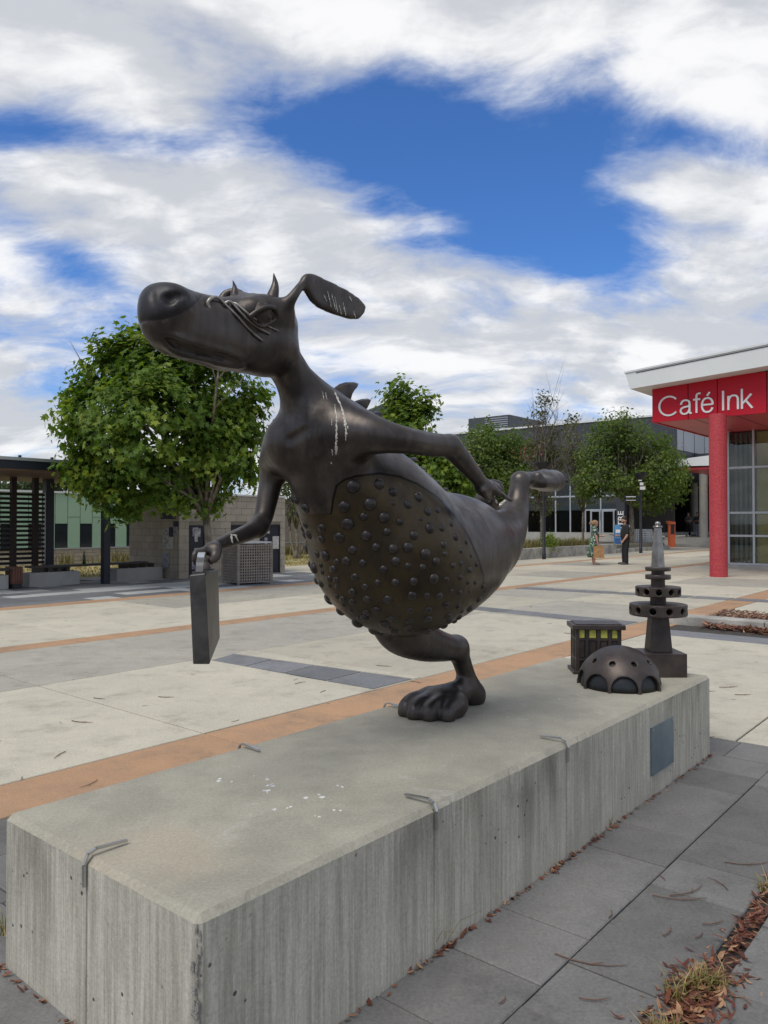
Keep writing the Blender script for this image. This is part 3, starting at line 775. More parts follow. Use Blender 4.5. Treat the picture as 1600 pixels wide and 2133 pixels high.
# domed studs on the belly
zs = [(362,407,33),(506,395,26),(583,437,23),(725,467,24),(585,502,14),(666,508,21),(455,506,31),(310,522,29),(776,547,21),(830,540,16),(97,530,24),(420,577,20),(533,580,26),(622,604,18),(739,589,12),(788,640,26),(907,618,14),(853,640,17),(330,616,30),(188,640,22),(97,625,18),(550,660,19),(434,682,26),(700,678,22),(933,690,18),(989,716,14),(285,692,27),(183,702,21),(115,678,22),(665,745,25),(865,731,18),(584,756,25),(488,746,21),(358,761,22),(962,767,13),(762,782,26),(873,783,13),(1017,793,10),(204,793,26),(160,785,18),(270,826,16),(323,822,22),(414,834,18),(598,823,22),(822,826,21),(1049,842,13),(960,836,13),(918,848,15),(747,858,17),(667,851,17),(530,870,21),(1010,873,15),(180,845,15),(250,868,20),(190,885,14),(372,913,20),(808,922,26),(880,925,15),(956,915,16),(1000,942,13),(1040,942,13),(1083,965,14),(698,937,21),(595,943,20),(498,944,17),(428,967,18),(227,922,18),(268,928,17),(272,965,14),(230,960,13),(358,995,20),(907,990,12),(953,998,15),(1008,992,10),(838,1018,20),(769,1015,17),(687,1015,23),(555,1038,25),(440,1035,20),(270,1020,15),(303,1035,18),(358,1050,17),(308,1068,13),(1060,1036,16),(878,1065,18),(597,1075,12),(490,1096,22),(438,1110,18),(674,1098,17),(776,1095,20),(945,1077,14),(966,1103,13),(1010,1088,18),(349,1100,11),(425,1137,20),(397,1140,15),(570,1143,19),(675,1155,18),(776,1145,20),(888,1130,18),(950,1136,16),(926,1158,14),(895,1155,18),(868,1184,18),(665,1190,18),(680,1212,15),(536,1175,24),(590,1212,22),(770,1212,22),(570,1196,15),(45,490,18)]
dome_v, dome_f = [], []
for i in range(7):
    ph = math.pi / 2 * i / 6
    for j in range(14): dome_v.append((math.cos(ph) * math.cos(2 * math.pi * j / 14), math.cos(ph) * math.sin(2 * math.pi * j / 14), math.sin(ph) * .72))
for i in range(6):
    for j in range(14): dome_f.append((i * 14 + j, i * 14 + (j + 1) % 14, (i + 1) * 14 + (j + 1) % 14, (i + 1) * 14 + j))
dm = bpy.data.meshes.new('stud'); dm.from_pydata(dome_v, [], dome_f); dm.update(); dm.polygons.foreach_set('use_smooth', [True] * len(dm.polygons)); dm.materials.append(M['bump'])
def stud(h, nrm, r):
    o = bpy.data.objects.new('stud', dm); COL.objects.link(o); o.parent = statue; ORG[o.name] = ORG[statue.name]
    p = W(*h) - ORG[statue.name]; nw = Vector(nrm[0] * U + nrm[1] * V + np.array([0, 0, nrm[2]]))
    o.matrix_local = Matrix.Translation(Vector(p) - nw * .002) @ nw.to_track_quat('Z', 'Y').to_matrix().to_4x4() @ Matrix.Diagonal((r, r, r, 1))
kept = []
for x, y, r in zs:
    px, py = 600 + x / 2.6667, 860 + y / 2.6667
    h = F.hit(px, py)
    if h is None:
        h = F.hit(px + (835 - px) * .035, py + (1120 - py) * .035)
        if h is None: continue
    t = np.linalg.norm(W(*h) - np.array([0, 0, EYE])); rr = r / 2.6667 * t / FPX * 1.28
    stud(h, F.grad(h), rr); kept.append(h)
# the rest of the panel, round the far side
rs = np.random.RandomState(4); n_far = 0
for _ in range(4000):
    if n_far >= 70: break
    i = rs.randint(len(co)); h = co[i]
    if sd[i] < .03 or h[1] < MID + .06 or any(np.linalg.norm(h - q) < .075 for q in kept): continue
    stud(h, F.grad(h), rs.uniform(.018, .034)); kept.append(h); n_far += 1

# eyes
def eye(side):
    c = np.array([eye_hit[0] - eye_n[0] * .036, eye_hit[1] - eye_n[1] * .036, eye_hit[2] - eye_n[2] * .036]); nn = eye_n.copy()
    if side: c[1] = 2 * MID - c[1]; nn[1] = -nn[1]
    look = nn + np.array([.30, 0, .30]); look /= np.linalg.norm(look)
    f = Field(c - .10, c + .10, .005); f.add([(*c, .052)], .01); 
    f.add([(*(c + look * .034), .024)], .003)
    f.cut([(*(c + look * .060), .012)], .003)
    # lids
    ex = np.cross(nn, [0, 0, 1.]); ex /= np.linalg.norm(ex); ez = np.cross(ex, nn)
    def arc(h0, k): return [(*(c + nn * (.050 - .016 * abs(s)) + ex * s * .066 + ez * (h0 * (1 - s * s) - .016 * s * (1 if not side else -1))), k) for s in np.linspace(-1, 1, 9)]
    f.add(arc(.042, .010), .004, 2); f.add(arc(-.034, .0065), .004, 2)
    cc, ff = f.mesh(1); mesh_obj('eye', to_world(cc), ff, M['bronze2'], statue, True)
eye(0); eye(1)
# whiskers: thick pale rods threaded through the muzzle
def rod(name, pts, r, mat, lift=.012, taper=1, par=None, mirror=False):
    out = []
    for px, py, l in pts:
        h = F.hit(px, py)
        if h is None: continue
        q = h + F.grad(h) * (lift * l)
        if mirror: q[1] = 2 * MID - q[1]
        out.append(q)
    P = F.chain([(*q, 0) for q in out], 5)[:, :3]
    mb = MB(True); mb.tube(P, [r * (1.05 - .6 * i / len(P)) for i in range(len(P))], 10)
    return mb.build(name, mat, par or statue, True)
for mir in (False, True):
    rod('whisker', [(440, 642, -1.5), (432, 634, .5), (436, 626, 1.2), (450, 624, 1.4), (470, 638, 1.2), (492, 660, 1.1), (520, 689, 1.1), (546, 711, 1.3)], .0074, M['wire'], .007, mirror=mir)
    rod('whisker', [(464, 636, -1), (470, 632, .6), (480, 634, 1.4), (506, 657, 1.3), (530, 677, 1.2), (561, 697, 1.3)], .0066, M['wire'], .007, mirror=mir)
    rod('whisker', [(478, 636, -1), (486, 634, .8), (498, 641, 1.5), (522, 657, 1.5), (550, 678, 1.4), (578, 691, 1.5)], .006, M['wire'], .007, mirror=mir)
# horns
for hb, pts in ((MID - .085, ((566, 634, 17), (568, 618, 13), (572, 602, 9.5), (573, 588, 6), (570, 569, .8))), (MID + .10, ((489, 624, 11), (489, 612, 8.5), (489, 602, 6), (488, 594, 3.5), (485, 584, .6)))):
    Q = F.chain([S(px, py, hb, r) for px, py, r in pts], 4)
    MB(True).tube(Q[:, :3], list(Q[:, 3]), 14).build('horn', M['bronze2'], statue, True)
# fins down the spine
def fin(pts, b, th):
    mb = MB(True); P = [on_b(px, py, b) for px, py in pts]; c = np.mean([(p[0], p[2]) for p in P], 0); n = len(P)
    rim = [(p[0], b, p[2]) for p in P]
    inn = [(c[0] + (p[0] - c[0]) * .72, p[2] * .72 + c[1] * .28) for p in P]
    L = [(x, b - th, z) for x, z in inn]; R = [(x, b + th, z) for x, z in inn]
    f = [(i, (i + 1) % n, n + (i + 1) % n, n + i) for i in range(n)] + [(n + (i), n + (i + 1) % n, 0, 0) for i in []]
    f = [(i, (i + 1) % n, n + (i + 1) % n, n + i) for i in range(n)] + [((i + 1) % n, i, 2 * n + i, 2 * n + (i + 1) % n) for i in range(n)]
    f += [tuple(n + i for i in range(n)), tuple(2 * n + i for i in range(n - 1, -1, -1))]
    mb.add(rim + L + R, f); return mb.build('back_fin', M['bronze2'], statue, False, auto=50)
fin([(690, 815), (697, 807), (707, 800), (720, 796), (738, 796), (747, 799), (745, 805), (738, 813), (732, 823), (728, 838), (712, 850), (698, 835)], MID + .03, .016)
fin([(734, 838), (743, 834), (753, 831), (766, 830), (773, 833), (770, 840), (764, 852), (752, 866), (738, 852)], MID + .04, .014)
fin([(772, 860), (780, 857), (790, 857), (797, 860), (793, 868), (784, 878), (774, 872)], MID + .05, .012)
for (x0, y0) in ((853, 955), (868, 974), (884, 990), (900, 1003), (918, 1018)):
    q0 = on_b(x0 - 6, y0 + 6, MID + .05); q1 = on_b(x0 + 11, y0 + 1, MID + .06); q2 = on_b(x0 + 20, y0 + 5, MID + .06)
    MB(True).tube([q0, q1, q2], [.016, .009, .001], 8).build('back_spine', M['bronze2'], statue, True)
# twisted tail and the small mask that ends it
for k in range(3):
    P = []
    for s_ in np.linspace(0, 1, 40):
        px = 1028 + 36 * s_; py = 1068 - 26 * s_; c = np.array(on_b(px, py, MID + .16)); an = s_ * 15 + k * 2.094
        P.append(c + np.array([.3 * math.cos(an), math.cos(an), math.sin(an)]) * .016)
    MB(True).tube(P, .013, 8).build('tail_strand', M['wire'], statue, True)
fm = Field((*(np.array(on_b(1016, 1045, MID + .10)) - .13),), (*(np.array(on_b(1016, 1045, MID + .10)) + .13),), .006)
fm.add([S(1010, 1040, MID + .1, 20), S(1022, 1050, MID + .1, 15), S(1034, 1060, MID + .1, 8)], .02)
fm.add([S(1033, 1043, MID + .03, 3.5), S(1036, 1050, MID + .02, 4.5)], .01)
fm.add([S(1014, 1036, MID + .02, 4), S(1022, 1035, MID + .01, 4)], .01)
fm.cut([S(1020, 1044, MID + .0, 4.5)], .006); fm.add([S(1020, 1045, MID + .02, 4)], .003)
cc, ff = fm.mesh(1); mesh_obj('tail_mask', to_world(cc), ff, M['bronze2'], statue, True)
# droppings that have run down the bronze
def streak(pts, w):
    L = []; prev = None
    for px, py, k in pts:
        h = F.hit(px, py)
        if h is None: continue
        n_ = F.grad(h); L.append((h + n_ * .0025, n_, k))
    if len(L) < 2: return
    mb = MB(True); vs2 = []; fs2 = []
    for i, (h, n_, k) in enumerate(L):
        t = L[min(i + 1, len(L) - 1)][0] - L[max(i - 1, 0)][0]; x = np.cross(n_, t); x /= np.linalg.norm(x) + 1e-9
        vs2 += [h + x * w * k, h - x * w * k]
    for i in range(len(L) - 1): fs2.append((2 * i, 2 * i + 1, 2 * i + 3, 2 * i + 2))
    mb.add(vs2, fs2); o = mb.build('dropping_streak', M['dropping'], statue)
    s_ = o.modifiers.new('thick', 'SOLIDIFY'); s_.thickness = .002
rw = random.Random(9)
def run_(x0, y0, x1, y1, w, n=14):
    pts = []; ph = rw.uniform(0, 6)
    for i in range(n):
        t = i / (n - 1); pts.append((x0 + (x1 - x0) * t + rw.uniform(-.6, .6), y0 + (y1 - y0) * t, rw.uniform(.25, 1.3) * (1 - .5 * abs(2 * t - 1))))
    streak(pts, w)
for q in ((696, 815, 712, 850, .005), (712, 850, 722, 885, .006), (716, 870, 723, 905, .0045), (697, 842, 703, 880, .003), (701, 868, 702, 920, .005), (700, 905, 701, 946, .0055), (720, 880, 721, 918, .003), (692, 935, 693, 948, .002), (672, 816, 674, 832, .0016), (678, 818, 681, 833, .0016), (690, 962, 690.5, 966, .003), (699, 941, 700, 947, .0035), (724, 887, 725, 893, .003), (692, 872, 691, 886, .0025),
          (682, 608, 690, 640, .0024), (690, 612, 699, 646, .002), (696, 618, 703, 650, .002), (714, 630, 720, 657, .0025), (706, 636, 711, 655, .002), (728, 618, 732, 628, .003), (736, 648, 741, 664, .002), (674, 614, 680, 628, .002)): run_(*q)
for q in ((481, 1113, 484, 1131, .006), (489, 1114, 496, 1128, .006), (481, 1115, 493, 1115, .003)): run_(*q, n=6)

# briefcase: its own thing, hung from the fist by a steel strap
def PT(px, py, Y): return at(px, py, Y)
Y0, Y1 = 2.74, 3.10
front = [PT(402, 1384, Y0 + .01), PT(437, 1384, Y0), PT(427, 1194, Y0), PT(394, 1198, Y0 + .01)]
back = [PT(424, 1330, Y1), PT(458, 1330, Y1), PT(455, 1187, Y1), PT(420, 1187, Y1)]
case = thing('briefcase', np.mean(front[:2] + back[:2], 0), 'slim dark steel briefcase hanging from the creature\'s front fist', 'briefcase')
def lerp(p, q, t): return p + (q - p) * t
mb = MB(); mb.hull8(front, back); mb.build('shell', M['case'], case, bevel=.004)
mb = MB()
e = (front[1] - front[0]) / np.linalg.norm(front[1] - front[0])
for k, (p, q) in enumerate(((front[0], front[3]), (back[0], back[3]))): pass
seam = [lerp(front[1], front[2], .985) + e * .003, lerp(back[1], back[2], .985) + e * .003]
MB().tube(seam, .003, 6).build('seam', M['black'], case)
tm = lerp(lerp(front[3], back[3], .5), lerp(front[2], back[2], .5), .5); ax = back[2] - front[2]; ax = ax / np.linalg.norm(ax); cr = np.cross(ax, [0, 0, 1.]); cr /= np.linalg.norm(cr)
hb = S(417, 1165, HB, 5); fist = W(*hb[:3])
p_f = lerp(lerp(front[3], front[2], .5), lerp(back[3], back[2], .5), .12); p_b = lerp(lerp(front[3], front[2], .5), lerp(back[3], back[2], .5), .88)
top = PT(420, 1153, 2.80); top2 = PT(424, 1156, 3.0)
strap = MB(); w_ = cr * .0125
path = [p_f + np.array([0, 0, -.01]), lerp(p_f, top, .55) - ax * .012, top, top2, lerp(p_b, top2, .5) + ax * .01, p_b + np.array([0, 0, -.01])]
P = F.chain([(*q, 0) for q in path], 6)[:, :3]
vs3 = []; fs3 = []
for i, q in enumerate(P):
    t = P[min(i + 1, len(P) - 1)] - P[max(i - 1, 0)]; nn = np.cross(t, cr); nn /= np.linalg.norm(nn); vs3 += [q - w_ - nn * .003, q + w_ - nn * .003, q + w_ + nn * .003, q - w_ + nn * .003]
for i in range(len(P) - 1):
    for j in range(4): fs3.append((4 * i + j, 4 * i + (j + 1) % 4, 4 * i + 4 + (j + 1) % 4, 4 * i + 4 + j))
fs3 += [(3, 2, 1, 0), tuple(4 * (len(P) - 1) + j for j in range(4))]
strap.add(vs3, fs3); strap.build('handle_strap', M['brightsteel'], case, auto=40)
for q in (p_f, p_b):
    MB().box(q[0] - .02, q[0] + .02, q[1] - .02, q[1] + .02, q[2] - .004, q[2] + .008).build('strap_foot', M['case'], case)
# ================================================================== bronze miniatures on the plinth
def radial(c, r0, r1, n, z, rad, ph=0, tilt=0):
    for k in range(n):
        an = ph + 2 * math.pi * k / n; d = (math.cos(an), math.sin(an))
        yield [(c[0] + d[0] * r0, c[1] + d[1] * r0, z[0], rad), (c[0] + d[0] * r1, c[1] + d[1] * r1, z[1], rad)]
DC = (4.66, 1.985); DR = .262
f = Field((DC[0] - .3, DC[1] - .3, PH - .02), (DC[0] + .3, DC[1] + .3, PH + .3), .0048)
f.add([(DC[0], DC[1], PH - .012, DR)], .005)
face = math.atan2(-DC[1], -DC[0])                                  # a bay turned towards the open side
for c in radial(DC, .10, .34, 9, (PH + .020, PH + .020), .078, face + .12): f.cut(c, .004)
for c in radial(DC, .08, .30, 9, (PH + .10, PH + .235), .017, face + .12 + math.pi / 9): f.cut(c, .004)
zi = int(np.floor((PH - .003 - f.lo[2]) / f.h)); f.D[:, :, :zi + 1] = np.maximum(f.D[:, :, :zi + 1], .003)
dome = thing('dome_model', W(*DC, PH), 'bronze model dome with round holes and dark arched openings at its foot', 'sculpture')
cc, ff = f.mesh(1); mesh_obj('shell', to_world(cc), ff, M['mini'], dome, True)
prof = [(DR * .915 * math.cos(t), PH - .012 + DR * .915 * math.sin(t)) for t in np.linspace(.05, 1.5, 12)]
o = MB(True).lathe(prof, *DC, 40).build('inner_dome', M['minidark'], dome, True)
for k in range(9):
    an = face + .12 + 2 * math.pi * (k + .5) / 9; r = DR * .985
    MB(True).tube([(DC[0] + r * math.cos(an) * q, DC[1] + r * math.sin(an) * q, PH + .018) for q in (.97, 1.012)], .008, 10).build('bolt', M['mini'], dome)

class Frame:
    """local e1, e2 axes on the grid"""
    def __init__(s, o, ang): s.o = o; s.e1 = (math.cos(ang), math.sin(ang)); s.e2 = (-s.e1[1], s.e1[0])
    def __call__(s, x, y, z): return (s.o[0] + s.e1[0] * x + s.e2[0] * y, s.o[1] + s.e1[1] * x + s.e2[1] * y, z)
    def box(s, mb, x0, x1, y0, y1, z0, z1):
        return mb.hull8([s(x0, y0, z0), s(x1, y0, z0), s(x1, y1, z0), s(x0, y1, z0)], [s(x0, y0, z1), s(x1, y0, z1), s(x1, y1, z1), s(x0, y1, z1)])
fr = Frame((4.83, 2.365), math.radians(-54)); w, d, h = .305, .20, .33
bm = thing('building_model', W(*fr(w / 2, d / 2, PH)[:2], PH), 'bronze model of a flat-roofed building with four yellow panes', 'sculpture')
def B_(par, name, mat, *q, bevel=0): return fr.box(MB(True), *q).build(name, mat, par, bevel=bevel)
B_(bm, 'base', M['mini'], -.02, w + .02, -.02, d + .02, PH, PH + .022, bevel=.003)
B_(bm, 'core', M['minidark'], .012, w - .012, .012, d - .012, PH + .022, PH + h - .03)
nb = 4; bay = w / nb
for i in range(nb + 1):
    x = i * bay; hw = .011 if 0 < i < nb else .013
    x = min(max(x, hw), w - hw)
    B_(bm, 'pilaster', M['mini'], x - hw, x + hw, 0, .016, PH + .022, PH + h - .03, bevel=.002)
    B_(bm, 'pilaster', M['mini'], x - hw, x + hw, d - .016, d, PH + .022, PH + h - .03, bevel=.002)
for y in np.linspace(.011, d - .011, 4)[1:-1]:
    for x0 in (0, w - .016): B_(bm, 'pilaster', M['mini'], x0, x0 + .016, y - .010, y + .010, PH + .022, PH + h - .03, bevel=.002)
for z0 in (PH + .09, PH + .225):
    B_(bm, 'rail', M['mini'], .002, w - .002, .003, .0145, z0, z0 + .016); B_(bm, 'rail', M['mini'], .003, .0145, .015, d - .015, z0, z0 + .016)
    B_(bm, 'rail', M['mini'], w - .0145, w - .003, .015, d - .015, z0, z0 + .016)
for i in range(nb):
    B_(bm, 'yellow_pane', M['minigold'], i * bay + .016, (i + 1) * bay - .016, .007, .0125, PH + .243, PH + h - .034)
    B_(bm, 'bay_panel', M['mini'], i * bay + .018, (i + 1) * bay - .018, .009, .0135, PH + .112, PH + .219)
rf = fr.box(MB(True), -.024, w + .024, -.024, d + .024, PH + h - .03, PH + h + .002).build('roof', M['mini'], bm, bevel=.004)
fr.box(MB(True), .0, w, .0, d, PH + h + .002, PH + h + .008).build('roof_top', M['mini'], rf)

TX, TY = 1.86, 5.22
tw = thing('tower_model', (TX, TY, PH), 'bronze model tower with pierced discs and pale spire on a block', 'sculpture')
MB().box(1.66, 2.005, 5.09, 5.34, PH, PH + .155).build('block', M['mini'], tw, bevel=.003)
def zc(py): return EYE - (py - 1090) / FPX * TY
sh = MB()
b_, t_ = .076, .057
sh.hull8([(TX + q * b_, TY + r * b_ * .8, PH + .155) for q, r in ((-1, -1), (1, -1), (1, 1), (-1, 1))], [(TX + q * t_, TY + r * t_ * .8, zc(1282)) for q, r in ((-1, -1), (1, -1), (1, 1), (-1, 1))])
sh.build('shaft', M['mini'], tw, bevel=.004)
def disc(rad, z0, z1, nh, hr, ph):
    f = Field((TX - rad - .03, TY - rad - .03, z0 - .03), (TX + rad + .03, TY + rad + .03, z1 + .03), .0042)
    f.plate([(TX + (rad - .003) * math.cos(t), TY + (rad - .003) * math.sin(t)) for t in np.linspace(0, 2 * math.pi, 49)[:-1]], 2, (z0 + z1) / 2, (z1 - z0) / 2 - .003, .003, .002)
    for c in radial((TX, TY), .05, rad + .04, nh, ((z0 + z1) / 2,) * 2, hr, ph): f.cut(c, .002)
    cc, ff = f.mesh(0); o = mesh_obj('pierced_disc', cc, ff, M['mini'], tw); o.data.polygons.foreach_set('use_smooth', [True] * len(o.data.polygons)); o.data.set_sharp_from_angle(angle=math.radians(40))
    for k in range(nh):
        an = ph + 2 * math.pi * k / nh; d_ = np.array([math.cos(an), math.sin(an), 0]); s_ = np.array([-d_[1], d_[0], 0]); q = np.array([TX, TY, (z0 + z1) / 2]) + d_ * (rad - .0005)
        MB().tube([q + s_ * hr * 1.45 * math.cos(t) + np.array([0, 0, 1]) * hr * 1.45 * math.sin(t) - d_ * (rad - math.sqrt(max(rad ** 2 - (hr * 1.45 * math.cos(t)) ** 2, 0))) for t in np.linspace(0, 2 * math.pi, 17)], .0022, 5, False).build('hole_rim', M['mini'], o)
disc(.187, zc(1281), zc(1257), 11, .021, -math.pi / 2 + .05)
disc(.146, zc(1241), zc(1221), 11, .019, -math.pi / 2 + .27)
for z0, z1, r in ((zc(1257), zc(1241), .052), (zc(1221), zc(1205), .046), (zc(1197), zc(1188), .043)): MB().lathe([(r, z0 - .004), (r, z1 + .004)], TX, TY, 24).build('neck', M['mini'], tw, auto=40)
for z0, z1, r in ((zc(1206), zc(1197), .083), (zc(1189), zc(1181), .083)): MB().lathe([(r - .002, z0), (r, z0 + .003), (r, z1 - .003), (r - .002, z1)], TX, TY, 32).build('ring', M['mini'], tw, auto=40)
sp = MB().lathe([(.046, zc(1182)), (.040, zc(1150)), (.026, zc(1103)), (.023, zc(1099))], TX, TY, 10).build('spire', M['spire'], tw)
MB().lathe([(.030, zc(1099)), (.031, zc(1097)), (.028, zc(1095))], TX, TY, 20).build('collar', M['spire'], sp)
MB().lathe([(.016, zc(1095)), (.019, zc(1092)), (.017, zc(1088)), (.008, zc(1086))], TX, TY, 20).build('knob', M['spire'], sp, True)

# ================================================================== lettering
def text(name, s, mat, par, org, xdir, h, width=None, depth=.02, bold=0):
    """org: lower left of the line (world); xdir: reading direction; letters stand in the plane of xdir and z"""
    cu = bpy.data.curves.new(name, 'FONT'); cu.body = s; cu.size = 1; cu.extrude = 0; cu.offset = bold
    ob = bpy.data.objects.new(name, cu); COL.objects.link(ob)
    dg = bpy.context.evaluated_depsgraph_get(); me = bpy.data.meshes.new_from_object(ob.evaluated_get(dg))
    bpy.data.objects.remove(ob)
    co = np.zeros(len(me.vertices) * 3); me.vertices.foreach_get('co', co); co = co.reshape(-1, 3)
    fs = [tuple(p.vertices) for p in me.polygons]
    cap = .729; mn = co[:, 0].min(); wd = co[:, 0].max() - mn
    sy = h / cap; sx = (width / wd) if width else sy
    x = np.array(xdir, float); x /= np.linalg.norm(x); up = np.array([0, 0, 1.]) if abs(x[2]) < .5 else None
    if up is None: up = VUP
    nrm = np.cross(x, up)
    P = np.array(org) + np.outer((co[:, 0] - mn) * sx, x) + np.outer(co[:, 1] * sy, up)
    o = mesh_obj(name, P + nrm * 0, fs, mat, par)
    so = o.modifiers.new('thick', 'SOLIDIFY'); so.thickness = depth; so.offset = 0
    return o

# ================================================================== cafe on the right
FA = 23.6; FZ0, FZ1 = 4.68, 5.86; BL = on_a(1358, 840, FA)[1]
cafe = thing('cafe_building', W(27, 5, 0), 'red and white cafe with jutting eave, sign band and tall glazing', 'building')
js = [BL, on_a(1433.5, 840, FA)[1], on_a(1494.5, 840, FA)[1], on_a(1597.5, 840, FA)[1], 3.9, 2.1, .3, -1.5]
for p, q in zip(js[:-1], js[1:]):
    MB(True).box(FA, FA + .06, q + .012, p - .012, FZ0, FZ1).build('sign_panel', M['red'], cafe, bevel=.004)
MB(True).box(FA + .05, FA + .16, -1.5, BL - .02, FZ0 + .01, FZ1).build('sign_backing', M['black'], cafe)
MB(True).box(FA + .16, 34, BL - .06, BL, FZ0, FZ1).build('side_band', M['red'], cafe)
sof = MB(True).box(FA + .16, 34, -1.5, BL - .06, FZ0 + .03, FZ0 + .12).build('soffit', M['soffit_red'], cafe)
for k in range(1, 9): MB(True).box(FA + .17, 27.9, BL - k * 1.2 - .008, BL - k * 1.2 + .008, FZ0 + .022, FZ0 + .04).build('soffit_joint', M['black'], sof)
c0 = on_a(1372, 868, FA - .02); c1 = on_a(1563, 850, FA - .02)
LET = {'C': (1.02, [[(.5 + .46 * math.cos(t), .5 + .5 * math.sin(t)) for t in np.radians(np.linspace(42, 318, 25))]]),
       'a': (.60, [[(.05, .50), (.09, .63), (.17, .70), (.27, .715), (.37, .69), (.43, .62), (.45, .52), (.45, .12), (.47, .03), (.55, .02)], [(.44, .42), (.36, .385), (.2, .355), (.09, .30), (.04, .20), (.06, .09), (.13, .02), (.23, .0), (.34, .04), (.41, .13), (.44, .22)]]),
       'f': (.40, [[(.36, 1.0), (.27, 1.0), (.2, .96), (.17, .87), (.17, .7), (.17, 0)], [(.02, .70), (.34, .70)]]),
       'e': (.60, [[(.045, .38), (.25, .38), (.50, .38)], [(.50, .36), (.49, .5), (.44, .62), (.35, .70), (.26, .715), (.15, .69), (.07, .60), (.03, .47), (.02, .36), (.03, .22), (.08, .10), (.16, .02), (.27, 0), (.38, .03), (.46, .12), (.49, .21)], [(.25, .83), (.37, 1.02)]]),
       'I': (.24, [[(.06, 0), (.06, 1)]]), 'n': (.58, [[(.05, 0), (.05, .71)], [(.06, .42), (.09, .58), (.17, .69), (.28, .715), (.39, .68), (.45, .58), (.46, .46), (.46, .2), (.46, 0)]]),
       'k': (.50, [[(.05, 0), (.05, 1)], [(.06, .24), (.45, .71)], [(.2, .43), (.49, 0)]])}
def ribbon(mb, pts, put, wd, d0, d1):
    P = np.array(pts, float)
    if len(P) > 3 or len(P) == 3: P = F.chain(np.hstack([P, np.zeros((len(P), 2))]), 4)[:, :2]
    L = []
    for i in range(len(P)):
        t = P[min(i + 1, len(P) - 1)] - P[max(i - 1, 0)]; t /= np.linalg.norm(t) + 1e-9; n_ = np.array([-t[1], t[0]]) * wd / 2; L.append((P[i] + n_, P[i] - n_))
    m = len(L); vs6 = [put(*q, d) for l, r in L for q, d in ((l, d0), (r, d0), (r, d1), (l, d1))]; fs6 = [(3, 2, 1, 0), tuple(4 * (m - 1) + k for k in range(4))]
    for i in range(m - 1):
        for k in range(4): fs6.append((4 * i + k, 4 * i + (k + 1) % 4, 4 * i + 4 + (k + 1) % 4, 4 * i + 4 + k))
    mb.add(vs6, fs6)
wtot = sum(LET[c][0] for c in 'CafeInk') + .30 - .1; x = 0; kx = (c0[1] - c1[1]) / wtot; hcap = .575
for ch in 'Cafe Ink':
    if ch == ' ': x += .30; continue
    mb = MB(True)
    for si, stp in enumerate(LET[ch][1]):
        ribbon(mb, stp, lambda u_, v_, d_: (FA - d_, c0[1] - (x + u_) * kx, 4.855 + v_ * hcap), .088, -.004, .028 + .002 * si)
    mb.build('sign_letter', M['text'], cafe); x += LET[ch][0]
# eave: sloped white box
zt = lambda b: 6.19 + (9.55 - b) * .0705
zb = lambda b: 5.69 + (9.4 - b) * .052
mb = MB(True); mb.hull8([(22.95, 9.40, zb(9.4)), (22.95, -2, zb(-2)), (22.95, -2, zt(-2)), (22.95, 9.55, zt(9.55))], [(36, 9.40, zb(9.4)), (36, -2, zb(-2)), (36, -2, zt(-2)), (36, 9.55, zt(9.55))])
ev = mb.build('eave', M['roofwhite'], cafe)
mb = MB(True); mb.hull8([(22.92, 9.57, zt(9.57)), (22.92, -2, zt(-2)), (22.92, -2, zt(-2) + .07), (22.92, 9.57, zt(9.57) + .05)], [(36, 9.57, zt(9.57)), (36, -2, zt(-2)), (36, -2, zt(-2) + .07), (36, 9.57, zt(9.57) + .05)])
mb.build('roof_flashing', M['roofwhite'], ev)
mb = MB(True); mb.hull8([(22.935, 9.2, zt(9.2) - .06), (22.935, -2, zt(-2) - .06), (22.935, -2, zt(-2) - .04), (22.935, 9.2, zt(9.2) - .04)], [(22.95, 9.2, zt(9.2) - .06), (22.95, -2, zt(-2) - .06), (22.95, -2, zt(-2) - .04), (22.95, 9.2, zt(9.2) - .04)])
mb.build('painted_shadow_line', M['black'], ev)  # solid black strip stands in for the shade of a gap; no recess
MB(True).box(FA + .02, 34, -1.5, BL - .05, FZ1 + .01, 5.72 + .35).build('roof_core', M['black'], cafe)
# glazing
GA = 28.05; gl = on_a(1519, 1150, GA)[1]; gz0 = .16
vx = [gl, on_a(1571.5, 1150, GA)[1]]; step = vx[0] - vx[1]
while vx[-1] > -1: vx.append(vx[-1] - step)
hz = [gz0, on_a(1545, 1116, GA)[2], on_a(1545, 1068, GA)[2], on_a(1545, 974, GA)[2], FZ0 + .03]
for x in vx: MB(True).box(GA - .05, GA + .06, x - .035, x + .035, gz0, FZ0 + .03).build('mullion', M['alu'], cafe)
for i, z in enumerate(hz[:-1]): MB(True).box(GA - .045, GA + .05, vx[-1], gl - .036, z - .035, z + .035).build('transom', M['alu'], cafe)
for p, q in zip(vx[:-1], vx[1:]):
    for z0, z1 in zip(hz[:-1], hz[1:]): MB(True).box(GA - .005, GA + .005, q + .034, p - .034, z0 + .034, z1 - .034).build('pane', M['glass'], cafe)
MB(True).box(GA + .01, 34, gl - .04, gl + .03, gz0, FZ0 + .03).build('side_glazing', M['glassdark'], cafe)
MB(True).box(GA - .25, 34, -1.5, gl + .12, -.02, gz0 - .036).build('floor_slab', M['concrete'], cafe)
MB(True).box(30.8, 31, -1.5, gl - .1, gz0 - .03, FZ0).build('inner_wall', surf('ochre_wall', (.30, .24, .10), (.25, .2, .085), 1, .7), cafe)
for k in range(7): 
    b = gl - .15 - k * .16; MB(True).box(28.35, 28.43, b - .05, b + .03, gz0 - .03, FZ0).build('curtain', surf('teal_curtain', (.16, .23, .22), (.10, .15, .15), 3, .8) if k == 0 else bpy.data.materials['teal_curtain'], cafe)
